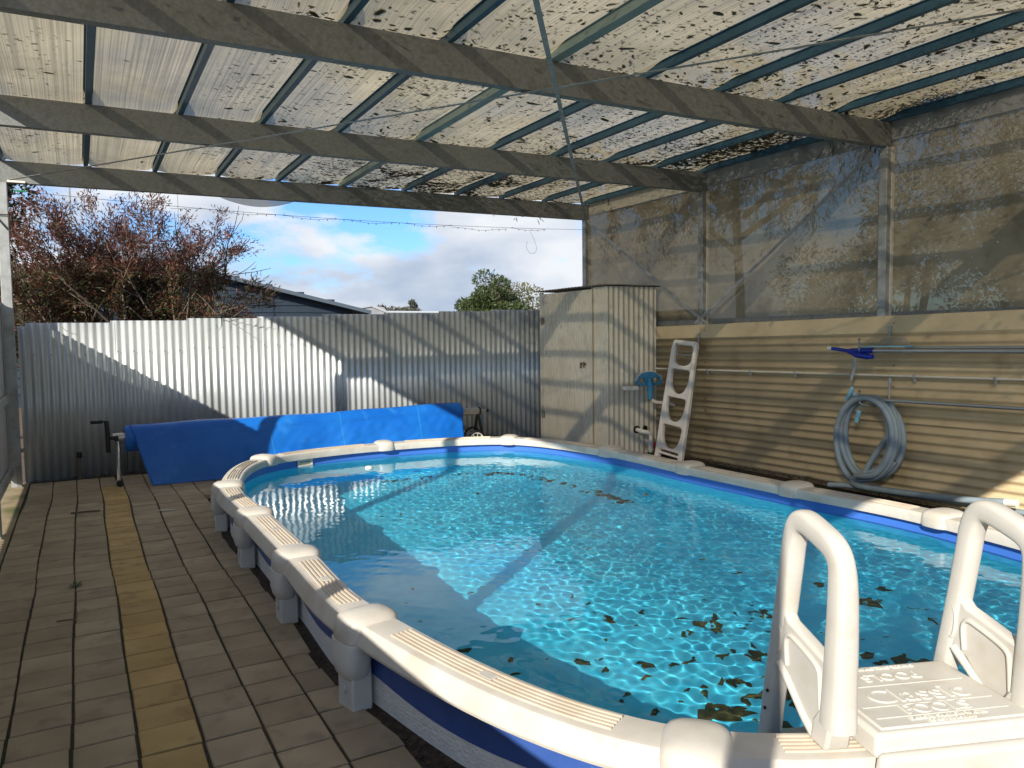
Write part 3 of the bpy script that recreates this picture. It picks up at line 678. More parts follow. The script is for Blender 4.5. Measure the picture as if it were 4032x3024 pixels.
# water with real ripples
gx = np.arange(.88, 4.52, .009); gy = np.arange(.98, 7.72, .009); X, Y = np.meshgrid(gx, gy); Z = np.zeros_like(X); ZL = np.zeros_like(X)
for k in range(44):
    lam = float(np.exp(RNG.uniform(np.log(.052), np.log(.125)))); th = RNG.uniform(0, 2 * np.pi); ph = RNG.uniform(0, 2 * np.pi); kk = 2 * np.pi / lam
    Z += .000060 * (lam / .1) ** 1.35 * np.sin(kk * (X * np.cos(th) + Y * np.sin(th)) + ph)
for k in range(22):
    lam = float(np.exp(RNG.uniform(np.log(.18), np.log(.7)))); th = RNG.uniform(0, 2 * np.pi); ph = RNG.uniform(0, 2 * np.pi); kk = 2 * np.pi / lam
    ZL += .000085 * (lam / .3) * np.sin(kk * (X * np.cos(th) + Y * np.sin(th)) + ph)
calm = .30 + .70 * np.clip((X - 1.3) / 1.3, 0, 1) * np.clip((7.6 - Y) / 2.5, .3, 1)
Z = Z * calm + ZL * (.5 + .5 * calm)
V = np.stack([X, Y, Z + WZ], -1).reshape(-1, 3); ny, nx = X.shape
# keep the quads inside the liner
bx = np.array([(p.x, p.y) for p in [off(i / 10, -.022) for i in range(NS)]]); xc = (X[:-1, :-1] + X[1:, 1:]) / 2; yc = (Y[:-1, :-1] + Y[1:, 1:]) / 2; ins_ = np.zeros_like(xc, bool); j = NS - 1
for i in range(NS):
    (ax, ay), (bx_, by_) = bx[i], bx[j]; cnd = (ay > yc) != (by_ > yc)
    with np.errstate(divide='ignore', invalid='ignore'): xi = (bx_ - ax) * (yc - ay) / (by_ - ay) + ax
    ins_ ^= cnd & (xc < xi); j = i
jj, ii = np.nonzero(ins_); base = jj * nx + ii
F = np.stack([base, base + 1, base + nx + 1, base + nx], -1)
used = np.unique(F); remap = -np.ones(len(V), np.int64); remap[used] = np.arange(len(used))
WV = V[used]; WF = remap[F]
k0 = len(WV); SV = []; SF = []
# unseen slats added to the water mesh along the left and near walls: Cycles starts its search for refracted sunlight from them
SH_ = Vector((SUN.x, SUN.y)).normalized(); TE = -SUN.z / Vector((SUN.x, SUN.y)).length
def slat_w(t): return max(.0004, min(.0252, .012 * -(rimtn(t)[1].dot(SH_)) / TE))
SR = list(range(-14, 42)); NR = len(SR)
inn = [off(i / 10, -.0572) for i in SR]; out_ = [off(i / 10, -.0572 + slat_w(i / 10)) for i in SR]
for zz in np.arange(-.27, .184, .012):
    b0 = k0 + len(SV)
    SV += [(p.x, p.y, zz) for p in inn] + [(p.x, p.y, zz) for p in out_]
    SF += [[b0 + i, b0 + NR + i, b0 + NR + i + 1, b0 + i + 1][::-1] for i in range(NR - 1)]
SV = np.array(SV)
WV = np.concatenate([WV, SV]); WF = np.concatenate([WF, np.array(SF)])
water = npmesh('pool_water', WV, WF, M_WATER, smooth=True); tag(water, kind='structure'); water.cycles.is_caustics_caster = True

# leaves lying on the pool floor, thickest at the near end
def blob(cx, cy, r, z, dome, el=None, n=None):
    n = n or random.randint(7, 11); a0 = random.uniform(0, 6.28); el = el or random.uniform(1, 2.3); out = []
    ph = [random.uniform(0, 6.28) for _ in range(3)]
    for q in range(n):
        a = 2 * math.pi * q / n; rr = r * (1 + .28 * math.sin(2 * a + ph[0]) + .22 * math.sin(3 * a + ph[1]) + .17 * math.sin(5 * a + ph[2]) + random.uniform(-.16, .16)); x, y = rr * math.cos(a) * el, rr * math.sin(a)
        out.append((cx + x * math.cos(a0) - y * math.sin(a0), cy + x * math.sin(a0) + y * math.cos(a0), z))
    return out
sv = MB()
def sunk(cx, cy, r):
    b = blob(cx, cy, r, FZ + .002, 0, n=random.randint(11, 17)); k = len(b); top = [(cx + (x - cx) * .75, cy + (y - cy) * .75, FZ + .006 + r * .12) for x, y, z in b]
    sv.add(b + top + [(cx, cy, FZ + .008 + r * .16)], [(i, (i + 1) % k, k + (i + 1) % k, k + i) for i in range(k)] + [(k + i, k + (i + 1) % k, 2 * k) for i in range(k)])
made = 0
while made < 270:
    x = random.uniform(1.5, 4.35); y = 1.45 + abs(random.gauss(0, .95)); dn = math.exp(-((x - 3.0) / 1.0) ** 2) * .9 + .12
    if y > 6 or not inside(x, y, -.05) or random.random() > dn: continue
    near = max(0, 1 - (y - 1.4) / 2.4); r = random.lognormvariate(math.log(.009 + .019 * near), .5); r = min(r, .075)
    if not all(inside(x + a, y + b, -.05) for a in (-.2, .2) for b in (-.2, .2)): continue
    sunk(x, y, r); made += 1
    if r > .03 and random.random() < .5:
        for _ in range(random.randint(1, 4)): sunk(x + random.gauss(0, .08), y + random.gauss(0, .06), r * random.uniform(.4, .8))
for k in range(90):  # drift line in the far right corner of the floor
    t = random.uniform(5.9, 8.6); q = off(t, -.24 - abs(random.gauss(0, .05))); sunk(q.x, q.y, random.uniform(.010, .03))
for k in range(45):
    x, y = random.uniform(1.3, 4.3), random.uniform(3, 7.2)
    if all(inside(x + a, y + b, -.05) for a in (-.2, .2) for b in (-.2, .2)): sunk(x, y, random.uniform(.006, .014))
o = sv.build('sunken_leaf_litter', M_SUNK, smooth=180); tag(o, 'dark green brown leaves and algae clumps lying on the pool floor', 'leaf litter', kind='stuff'); o.cycles.is_caustics_receiver = True

# single leaves afloat
for (x, y, a, s, lab) in ((1.75, 6.3, .6, .045, 'brown leaf floating near the far left curve of the pool'), (3.75, 4.6, 1.0, .05, 'brown leaf floating beside the right side of the pool'), (3.35, 2.9, 2.2, .045, 'brown leaf floating in front of the left handrail loop'), (1.9, 5.0, 1.2, .03, 'small leaf floating where the shadow edge crosses the pool'), (2.5, 3.6, .4, .028, 'tiny leaf floating in the middle of the pool')):
    m = MB(); pts = [(-1, 0, .03), (-.4, .32, .0), (.3, .26, .0), (1, 0, .06), (.3, -.26, .02), (-.4, -.32, .0)]
    m.add([(px * s * math.cos(a) - py * s * math.sin(a), px * s * math.sin(a) + py * s * math.cos(a), pz * s * 3) for px, py, pz in pts], [(0, 1, 2, 3), (0, 3, 4, 5)])
    o = m.build('floating_leaf', M_FLOATL); o.location = (x, y, WZ + .004); tag(o, lab, 'leaf', 'leaves floating on the pool')
m = MB(); m.rings([[(.03 * r_ * math.cos(2 * math.pi * k / 16), .03 * r_ * math.sin(2 * math.pi * k / 16), z) for k in range(16)] for r_, z in ((.85, -.008), (1.2, .0), (1.2, .012), (.9, .02), (.2, .024))])
o = m.build('chlorine_float', M_WHITE, smooth=50); o.location = (2.35, 7.0, WZ); tag(o, 'small round white chlorine float near the far end of the pool', 'float')

# ================================================================== POOL STEPS (near rim)
SO = Vector((1.70, 1.312, 0)); SD = Vector((math.sin(R(20)), math.cos(R(20)), 0)); SE = Vector((math.cos(R(20)), -math.sin(R(20)), 0)); UZ = Vector((0, 0, 1))
steps = empty('pool_steps', SO, 'ivory resin pool steps with two looped handrails and a moulded platform on the near rim', 'steps')
def sp(u, e, z): return SD * u + SE * e + UZ * (z if z < .45 else z - .03 * min(1, (z - .45) / .4))
WID = .545
for e0 in (-.02, WID):
    sgn = 1
    path = [(-.045, .405), (-.05, .50), (-.058, .66), (-.060, .79), (-.052, .86), (-.025, .895), (.03, .915), (.11, .932), (.150, .918), (.175, .87), (.192, .78), (.235, .56), (.285, .33), (.33, .10), (.42, -.35)]
    P3 = [sp(u, e0, z) for u, z in path]; P3 = smoothpath(P3, 5)
    n = len(P3); rad = [.033 + (.012 * max(0, 1 - i / (n * .28)) if i < n * .3 else 0) for i in range(n)]
    m = MB(); m.tube(P3, rad, 20, refup=tuple(SE), flat=.84, sq=3.4)
    rail = m.build('handrail', M_STEP, steps, smooth=60)
    # web panel below the loop
    outl = [(-.045, .40), (-.02, .355), (.015, .335), (.05, .345)] + [(.11, .40), (.17, .455), (.22, .455), (.255, .42), (.262, .44)] + [(.236, .66), (.216, .655), (.196, .628), (.168, .606), (.10, .592), (.02, .574), (-.045, .565)]
    M_ = frame(SE * e0, SD, UZ, SD.cross(UZ))
    pn = plate('side_panel', [outl], .020, .010, M_STEP, steps, M_, smooth=50)
    if True:
        # raised border and foot moulding on the outer face
        s_ = -1
        bp = [sp(u, e0 - .022, z) for u, z in ((.172, .48), (.178, .55), (.160, .578), (.11, .572), (.045, .556), (.012, .540), (.004, .51), (-.002, .43), (-.012, .375))]
        m = MB(); m.tube(smoothpath(bp, 5), .0075, 8); m.build('panel_bead', M_STEP, pn, smooth=60)
        bp = [sp(u, e0 - .022, z) for u, z in ((.222, .615), (.208, .575), (.214, .52), (.228, .50), (.244, .53), (.236, .59), (.222, .615))]
        m = MB(); m.tube(smoothpath(bp, 4), .006, 8); m.build('oval_bead', M_STEP, pn, smooth=60)
        bp = [sp(u, e0 - .020, z) for u, z in ((.215, .47), (.15, .425), (.08, .372), (.03, .345))]
        m = MB(); m.tube(bp, .013, 8); m.build('lower_bead', M_STEP, pn, smooth=60)
    m = MB(); m.rings([[sp(u, e0 + a * .034, z) for a, (u, z) in zip((-1, 1, 1, -1), ((u0, z0), (u0, z0), (u1, z0), (u1, z0)))] for (u0, u1, z0) in ((-.035, .02, .336), (-.048, .03, .35), (-.06, .02, .40), (-.07, -.01, .44))])
    m.build('rail_foot', M_STEP, steps, bevel=.01)
    m = MB()
    for zz in (.30, .36): m.tube([sp(.275 + (.33 - zz) * .25, e0 - .034, zz), sp(.275 + (.33 - zz) * .25, e0 - .029, zz)], .005, 8)
    m.build('bolts', M_BLACK, rail)
# platform: tray with rolled lip over the rim
E0, E1 = .035, WID - .025
def slab(u0, u1, e0, e1, z0, z1, r0=0.0):
    m = MB(); m.rings([[sp(u0, e0, z0), sp(u0, e1, z0), sp(u1, e1, z0), sp(u1, e0, z0)], [sp(u0 + r0, e0 + r0, z1), sp(u0 + r0, e1 - r0, z1), sp(u1 - r0, e1 - r0, z1), sp(u1 - r0, e0 + r0, z1)]]); return m
plat = slab(-.125, .26, E0, E1 + .0, .352, .415, .006).build('platform', M_STEP, steps, bevel=.012, seg=3)
slab(-.100, .235, E0 + .03, E1 - .03, .414, .4195, .003).build('tread_panel', M_STEP, plat, bevel=.002)
slab(-.165, -.11, E0 - .01, E1 + .06, .262, .375, .010).build('front_lip', M_STEP, plat, bevel=.016, seg=3)
slab(-.185, -.155, E0 + .03, E1 + .02, .262, .300, .006).build('lip_bead', M_STEP, plat, bevel=.010, seg=3)
ecn = (E0 + E1) / 2
def tx(body, size, u, flip=False):
    M_ = frame(sp(u, ecn, .4205), SE * (-1 if flip else 1), SD * (-1 if flip else 1), UZ)
    text('lettering', body, size, M_STEP, plat, M_, ext=.0018, bev=.0008)
tx('Classic', .105, .052); tx('POOLS', .064, -.026)
tx('DANGER  SHALLOW WATER', .017, -.070); tx('DO NOT DIVE OR JUMP', .013, -.088)
tx('DANGER  SHALLOW WATER', .017, .218, True); tx('POOLS', .058, .165, True)
for u in (.118, .006, -.052): slab(u - .0025, u + .0025, E0 + .05, E1 - .05, .4194, .4212).build('moulded_line', M_STEP, plat)
# treads that go down into the water
for k, (u, z) in enumerate(((.33, .08), (.40, -.2))): slab(u - .05, u + .11, E0, E1, z - .03, z).build('tread', M_STEP, steps, bevel=.008)

# ================================================================== RESIN LADDER against the wall
def dhole(w_top, h0, h1, rt_=.035):
    # flat top with round corners, sides drawn in to a round bottom
    out = []; hw = w_top / 2
    out += arc(hw - rt_, h1 - rt_, rt_, 0, 90, 5) + arc(-hw + rt_, h1 - rt_, rt_, 90, 180, 5)
    n = 14
    for i in range(1, n):
        a = math.pi + math.pi * i / n; x = math.cos(a); out.append((hw * (abs(x) ** .85) * (1 if x > 0 else -1), (h1 - rt_) - (h1 - rt_ - h0) * (abs(math.sin(a)) ** .8)))
    return out
LY0, LY1 = 7.16, 6.70
la, lb_ = Vector((5.98, 6.93, -.045)), Vector((6.155, 6.82, 1.375)); lup = (lb_ - la).normalized(); lx = Vector((0, -1, 0)); lx = (lx - lup * lx.dot(lup)).normalized(); ln = lx.cross(lup)
lad = empty('resin_ladder', la, 'weathered white resin ladder with round cut outs leaning on the tan wall', 'ladder')
outl = [(-.235, 0), (-.165, 0), (-.165, .05), (.165, .05), (.165, 0), (.235, 0), (.225, .7), (.205, 1.15)] + arc(.155, 1.36, .05, 0, 90, 5) + arc(-.155, 1.36, .05, 90, 180, 5) + [(-.205, 1.15), (-.225, .7)]
holes = [[(-.165, .075), (-.165, .105), (.165, .105), (.165, .075)], dhole(.33, .135, .405), dhole(.325, .455, .735), dhole(.32, .785, 1.07),
         [(x, y) for x, y in dhole(.29, 1.115, 1.25)][6:] + [] ]
top = [(.15, 1.19), (.155, 1.31)] + arc(.12, 1.33, .03, 0, 90, 4) + arc(-.12, 1.33, .03, 90, 180, 4) + [(-.155, 1.31), (-.15, 1.19)]
for i in range(1, 12):
    a = math.pi + math.pi * i / 12; top.append((.15 * math.cos(a), 1.19 + .075 * math.sin(a)))
holes[4] = top
plate('ladder_frame', [outl] + holes, .026, .012, M_LADDER, lad, frame((0, 0, 0), lx, lup, ln), smooth=60, res=3)
for s in (-1, 1):
    MB().tube([lx * (s * .215) + ln * .012, lx * (s * .205) + lup * .7 + ln * .012, lx * (s * .185) + lup * 1.33 + ln * .012], .024, 10).build('side_tube', M_LADDER, lad, smooth=60)
MB().tube([lx * -.19 + lup * 1.375, lx * .19 + lup * 1.375], .024, 10).build('top_bar', M_LADDER, lad, smooth=60)
MB().tube([lx * -.2 + lup * .06, lx * .2 + lup * .06], .015, 8).build('bottom_rung', M_LADDER, lad, smooth=60)

# ================================================================== COVER ROLLER AND COVER
RY, RZ = 8.60, .465
rl = empty('cover_roller', (2.2, RY, 0), 'pool cover roller with chrome stand, black crank and wheeled end', 'roller')
def RB(mb, name, mat, parent=None, **k):
    mb.v = [(Vector(p) - Vector((2.2, RY, 0))) for p in mb.v]; return mb.build(name, mat, parent or rl, **k)
RB(MB().tube([(.30, RY, RZ), (4.34, RY, RZ + .035)], .045, 16), 'tube', M_ALU, smooth=50)
RB(MB().tube([(.19, RY, RZ), (.34, RY, RZ)], .016, 10), 'axle', M_BLACK, smooth=50)
RB(MB().tube([(.25, RY, RZ + .028), (.345, RY, RZ + .028)], .022, 10), 'axle_sleeve', M_CHROME, smooth=50)
RB(MB().tube([(4.34, RY, RZ + .035), (4.45, RY, RZ + .036)], .018, 12), 'axle', M_ALU, smooth=50)
RB(MB().tube([(4.435, RY, RZ + .036), (4.465, RY, RZ + .036)], .022, 12), 'end_cap', M_BLACK, smooth=50)
RB(MB().tube([(4.325, RY, RZ + .035), (4.345, RY, RZ + .035)], .052, 16), 'end_plate', M_BLACK, smooth=50)
cr_ = RB(MB().tube(smoothpath([(.205, RY - .01, .325), (.205, RY - .012, .49), (.20, RY - .01, .64)], 4), .022, 10), 'crank_arm', M_BLACK, smooth=50)
RB(MB().tube([(.20, RY - .01, .638), (.17, RY - .01, .638), (.165, RY - .01, .636), (.12, RY - .01, .634), (.07, RY - .01, .636), (.06, RY - .01, .636)], [.008, .008, .018, .0155, .018, .012], 10), 'crank_handle', M_BLACK, cr_, smooth=50)
RB(MB().tube([(.297, RY, RZ - .01), (.293, RY - .01, .25), (.290, RY - .03, .02)], .021, 12), 'stand_leg', M_CHROME, smooth=50)
RB(MB().box(.262, .322, RY - .03, RY + .03, RZ - .03, RZ + .012), 'bearing', M_BLACK, bevel=.006)
RB(MB().tube([(.29, RY - .16, .03), (.29, RY + .28, .03)], .018, 10), 'foot_bar', M_CHROME, smooth=50)
for yy in (-.155, .275): RB(MB().tube([(.29, RY + yy - .03, .03), (.29, RY + yy + .025, .03)], .030, 12), 'rubber_foot', M_BLACK, smooth=50)
RB(MB().bar((4.32, RY - .01, RZ), (4.40, RY - .02, .06), .028, .028).bar((4.32, RY + .02, RZ), (4.40, RY + .3, .08), .028, .028), 'end_leg', M_BLACK)
for (x, y) in ((4.27, RY - .06), (4.40, RY + .32)):
    c = Vector((x, y, .135)); tyre = MB(); tyre.tube([c + Vector((.118 * math.cos(a), 0, .118 * math.sin(a))) for a in np.linspace(0, 2 * math.pi, 33)], .016, 8, cap=False); w_ = RB(tyre, 'wheel', M_BLACK, smooth=60)
    rm = MB(); rm.tube([c + Vector((.098 * math.cos(a), 0, .098 * math.sin(a))) for a in np.linspace(0, 2 * math.pi, 33)], .006, 6, cap=False)
    for k in range(9):
        a = 2 * math.pi * k / 9; rm.tube([c, c + Vector((.098 * math.cos(a), 0, .098 * math.sin(a)))], .003, 5)
    rm.tube([c + Vector((0, -.02, 0)), c + Vector((0, .02, 0))], .016, 10); RB(rm, 'spokes', M_WHITE, w_)
MB_ = MB().tube(smoothpath([(.372, RY - .02, .36), (.374, RY - .025, .26), (.369, RY - .02, .13)], 4), .011, 6, flat=.3); RB(MB_, 'strap', M_BLACK)
RB(MB().tube(smoothpath([(4.36, RY, .46), (4.365, RY - .02, .25), (4.36, RY - .03, .02)], 4), .006, 6), 'cord', M_VAC)

cv = empty('pool_cover', (2.2, RY, 0), 'bright blue plastic pool cover wound on its roller and draped to the ground', 'pool cover')
def CB(mb, name, mat, parent=None, **k):
    mb.v = [(Vector(p) - Vector((2.2, RY, 0))) for p in mb.v]; return mb.build(name, mat, parent or cv, **k)
CX0, CX1 = .36, 4.07
def rollr(x): return .112 + .006 * math.sin(x * 2.1) + .004 * math.sin(x * 7.3)
m = MB(); rr = []
for i in range(61):
    x = CX0 + (CX1 - CX0) * i / 60; rr.append([(x + .006 * math.sin(5 * a), RY + rollr(x) * math.cos(a), RZ + .035 * i / 60 + rollr(x) * math.sin(a) * (1 if math.sin(a) > 0 else 1.25)) for a in np.linspace(0, 2 * math.pi, 29)[:-1]])
m.rings(rr); CB(m, 'roll', M_COVER, smooth=50)
def drape(u, v):
    # v 0 at the top of the roll, 1 at the hem on the ground
    x0 = .40 + .17 * v ** 1.2; x1 = 4.06 - .05 * v; x = x0 + (x1 - x0) * u; zr = RZ + .035 * u; rad = rollr(x) + .006
    if v < .3:
        a = R(95 + 85 * v / .3); y, z = RY + rad * math.cos(a), zr + rad * math.sin(a)
    else:
        w = (v - .3) / .7; y0 = RY - rad; hem = 8.34 - .20 * max(0, 1 - abs(u - .2) * 4) * 0 - .10 * math.sin(u * 9) * .4; z = zr * (1 - w) + .004 * w; y = y0 + (hem - y0) * w ** .8
        fold = .010 * math.sin(x * 11 + 3 * w) * w + .012 * mnoise.noise(Vector((x * 4.2, w * 3.0, 2.0))) + .007 * mnoise.noise(Vector((x * 11 + 4 * w, w * 7, 5.0)))
        y += fold
        if w > .93: y -= (w - .93) * .5; z = max(z, .006)
    return (x, y, z)
m = MB(); m.grid(170, 44, drape); o = CB(m, 'drape', M_COVER, smooth=180); s_ = o.modifiers.new('s', 'SOLIDIFY'); s_.thickness = .003
for us in (.36, .58, .84):
    m = MB(); rr = []
    for k in range(40):
        a = Vector(drape(us, k / 39)); b = Vector(drape(us + .0022, k / 39)); o1 = Vector((0, -.0045, .002)); rr.append((a + o1, b + o1))
    m.add([p for q in rr for p in q], [(2 * k, 2 * k + 1, 2 * k + 3, 2 * k + 2) for k in range(39)]); CB(m, 'weld_seam', pmat('cover seam', (.03, .25, .62), rough=.25))

# ================================================================== THINGS ON THE WALLS
WXF = 6.235
def hook(name, y, ztop, zlow, label):
    r = empty(name, (WXF, y, zlow), label, 'hook', 'steel hooks on the tan wall'); Q = Vector((WXF, y, zlow))
    MB().box(-.006, .004, -.016, .016, ztop - zlow - .07, ztop - zlow).build('bracket_plate', M_GALV, r, bevel=.002)
    P_ = [(-.004, 0, ztop - zlow - .03), (-.012, 0, .1), (-.014, .0, .02), (-.05, .03, -.012), (-.13, .10, -.015), (-.185, .15, .0), (-.195, .158, .03), (-.196, .16, .115)]
    MB().tube(smoothpath(P_, 4), .0085, 8).build('hook_rod', M_GALV, r, smooth=50)
    MB().tube([(-.196, .16, .112), (-.196, .16, .120)], .0105, 8).build('end_cap', M_BLACK, r)
hook('wall_hook', 4.30, 1.475, 1.245, 'upper steel hook holding the long aluminium pole')
hook('wall_hook', 4.29, 1.02, .785, 'steel hook carrying the coiled grey hose')
hook('wall_hook', 6.70, 1.43, 1.20, 'steel hook behind the top of the white resin ladder')

hz = empty('pool_hose', (6.09, 4.40, .45), 'coiled blue grey corrugated pool hose hanging from a wall hook', 'hose')
def ribtube(path, r, name, parent, org, mat=M_HOSE, pitch=.0125):
    P_ = [Vector(p) for p in path]; L = [0]
    for a, b in zip(P_, P_[1:]): L.append(L[-1] + (b - a).length)
    n = int(L[-1] / (pitch / 2)); out = []; j = 0
    for i in range(n + 1):
        s = L[-1] * i / n
        while j < len(L) - 2 and L[j + 1] < s: j += 1
        out.append(P_[j].lerp(P_[j + 1], (s - L[j]) / max(1e-9, L[j + 1] - L[j])) - Vector(org))
    m = MB(); m.tube(out, [r + (.0028 if i % 2 else -.0028) for i in range(len(out))], 12); return m.build(name, mat, parent, smooth=180)
pth = []
for i in range(int(4.62 * 48) + 1):
    a = 2 * math.pi * i / 48; lo = i / 48
    ry_ = .262 + .040 * math.sin(lo * 2.2 + .5) + .016 * math.sin(lo * 5); rz_ = .345 + .022 * math.cos(lo * 1.7) + .03 * (math.sin(a) < 0) * math.sin(lo * 3) ** 2
    cx_h = 6.165 - .030 * lo + .008 * math.sin(a * 2); cyh = 4.40 + .016 * math.sin(lo * 4); czh = .84 - rz_
    pth.append((cx_h, cyh + ry_ * math.cos(a + math.pi / 2), czh + rz_ * math.sin(a + math.pi / 2)))
a_ = Vector(pth[-1])
pth2 = pth + [(6.0, 4.40, .055), (5.97, 4.2, .06), (5.93, 3.8, .085), (5.90, 3.5, .115), (5.88, 3.22, .15), (5.87, 3.08, .165)]
pth2 = smoothpath(pth2[::3] + [pth2[-1]], 6)
ribtube(pth2, .0262, 'coil', hz, (6.09, 4.40, .45))
MB().tube([Vector((5.87, 3.10, .163)) - Vector((6.09, 4.40, .45)), Vector((5.868, 3.02, .171)) - Vector((6.09, 4.40, .45))], .030, 14).build('end_cuff', M_WHITE, hz, smooth=50)
inner = smoothpath([(6.15, 4.22, .80), (6.12, 4.16, .66), (6.10, 4.22, .5), (6.08, 4.34, .30), (6.07, 4.40, .17), (6.07, 4.34, .13), (6.08, 4.24, .18), (6.10, 4.14, .30)], 8)
ribtube(inner, .0245, 'inner_loop', hz, (6.09, 4.40, .45))
hz2 = empty('loose_hose', (6.05, 3.9, -.02), 'loose length of grey hose lying on the ground below the coil', 'hose')
ribtube(smoothpath([(5.98, 4.72, .02), (6.02, 4.55, .035), (6.08, 4.30, .03), (6.09, 3.9, .04), (6.06, 3.5, .06), (5.99, 3.1, .08), (5.9, 2.7, .09), (5.75, 2.3, -.01)], 12), .0235, 'tube', hz2, (6.05, 3.9, -.02))
ribtube(smoothpath([(5.80, 3.02, .06), (5.76, 2.8, .06), (5.66, 2.5, -.015), (5.5, 2.2, -.015)], 12), .026, 'tube', hz2, (6.05, 3.9, -.02), M_WHITE)

tp_ = empty('skimmer_pole', (6.05, 3.4, 1.265), 'long aluminium pole with blue clamp head and leaf net resting on the upper hook', 'pole')
def TPB(mb, name, mat, parent=None, **k):
    mb.v = [(Vector(p) - Vector((6.05, 3.4, 1.265))) for p in mb.v]; return mb.build(name, mat, parent or tp_, **k)
TPB(MB().tube([(6.06, 4.46, 1.258), (6.06, 1.2, 1.276)], .019, 12), 'pole', M_ALU, smooth=50)
TPB(MB().tube([(6.09, 4.05, 1.288), (6.09, 1.2, 1.308)], .013, 10), 'inner_pole', M_ALU, smooth=50)
TPB(MB().tube(smoothpath([(6.03, 4.75, 1.278), (6.03, 4.66, 1.268), (6.04, 4.56, 1.252), (6.05, 4.50, 1.225), (6.05, 4.44, 1.215), (6.05, 4.36, 1.205), (6.05, 4.33, 1.205)], 4), [.018] * 8 + [.026] * 4 + [.03] * 8 + [.021] * 5, 10, flat=.9), 'clamp', M_BLUEP, smooth=50)
TPB(MB().tube([(6.055, 4.56, 1.255), (6.06, 4.33, 1.262)], .024, 10), 'socket', M_BLUEP, smooth=50)
TPB(MB().tube([(6.03, 4.775, 1.281), (6.03, 4.735, 1.274)], .0195, 10), 'white_tip', M_WHITE, smooth=50)
fr = [(6.03, 4.44, 1.290), (5.98, 4.40, 1.292), (5.96, 4.20, 1.296), (5.965, 4.04, 1.298), (6.0, 4.0, 1.298), (6.12, 4.0, 1.300), (6.17, 4.1, 1.302), (6.17, 4.34, 1.300), (6.12, 4.43, 1.294)]
TPB(MB().tube(smoothpath(fr, 4, True) + [Vector(fr[0])], .0095, 8, flat=.6), 'net_rim', M_LBLUE, smooth=50)
TPB(MB().add([(6.03, 4.42, 1.292), (5.98, 4.03, 1.299), (6.15, 4.03, 1.302), (6.15, 4.40, 1.298), (6.16, 4.30, 1.375), (6.16, 4.10, 1.37)], [(0, 1, 2, 3), (3, 2, 5, 4)]), 'net', M_NET)
TPB(MB().tube(smoothpath([(6.03, 4.50, 1.20), (6.03, 4.50, 1.14), (6.03, 4.515, 1.06), (6.03, 4.535, .975)], 5), [.014] * 3 + [.020] * 6 + [.013] * 5 + [.005] * 2, 8, flat=.3, refup=(1, 0, 0)), 'hanging_strap', M_GALV, smooth=50)
gp = empty('grey_pole', (6.10, 3.0, .84), 'thin grey metal pole resting below the white conduit', 'pole')
MB().tube([(0, 1.30, -.012), (0, -1.8, .012)], .016, 12).build('tube', M_ALU, gp, smooth=50); MB().tube([(0, 1.30, -.012), (0, 1.24, -.012)], .0185, 12).build('end_collar', M_GALV, gp, smooth=50)
pb = empty('pool_brush', (6.14, 4.55, .77), 'light blue pool brush hung behind the hose coil', 'brush')
MB().bar((-.03, .085, .03), (-.03, .02, .155), .035, .022, (1, 0, 0)).build('brush_end', M_LBLUE, pb, bevel=.006)
MB().bar((-.02, .02, .10), (0, -.07, -.02), .03, .02, (1, 0, 0)).build('brush_back', M_LBLUE, pb, bevel=.005)
MB().bar((-.03, -.05, -.05), (-.03, -.02, -.165), .04, .022, (1, 0, 0)).build('brush_end', M_LBLUE, pb, bevel=.006)

cd = empty('conduit', (6.215, 5, 1.03), 'thin cream conduit running along the tan wall', 'conduit'); cd.rotation_euler = (-.0095, 0, 0)
MB().tube([(0, 2.45, 0), (0, -3.2, 0)], .0115, 10).build('pipe', M_CREAM, cd, smooth=50)
for yy in (6.54, 5.90, 5.31, 4.67, 4.05, 3.38, 2.7):
    MB().box(-.016, .014, yy - 5 - .010, yy - 5 + .010, -.0145, .0145).box(.0, .012, yy - 5 - .010, yy - 5 + .010, -.045, -.012).build('clip', M_GALV, cd, bevel=.002)

# vacuum head and its white pipe by the cupboard
vh = empty('vacuum_head', (5.985, 7.30, .85), 'teal blue pool vacuum head hung on the cream cupboard beside the ladder', 'vacuum head')
VM = frame((0, 0, 0), Vector((.95, -.3, 0)).normalized(), (0, 0, 1), Vector((-.3, -.95, 0)).normalized())
hd = plate('head', [arc(.0, .02, .125, 10, 170, 10, .085) + [(-.145, .0), (-.09, -.03), (.09, -.03), (.145, .0)], rrect(-.105, -.045, -.005, .045, .012), rrect(.045, .105, -.005, .045, .012)], .016, .006, M_VAC, vh, VM)
plate('bumper', [[(x * 1.12, y * 1.1 + .0) for x, y in arc(.0, .015, .125, 0, 180, 12, .085)] + arc(0, .015, .118, 180, 0, 12, .078)], .012, .004, M_GRESIN, vh, VM)
MB().tube([VM @ Vector((0, .04, .02)), VM @ Vector((.0, -.02, .035)), VM @ Vector((.005, -.14, .03)), VM @ Vector((.005, -.16, .03))], [.022, .034, .022, .02], 10).build('handle', M_VAC, vh, smooth=50)
plate('brush', [rrect(-.27, -.10, -.075, -.03, .02)], .022, .01, M_LADDER, vh, VM)
MB().tube(smoothpath([VM @ Vector((.02, -.165, .03)), VM @ Vector((.06, -.19, .03)), VM @ Vector((.16, -.205, .03)), VM @ Vector((.30, -.23, .02))], 5), .017, 10).build('pole', M_LADDER, vh, smooth=50)

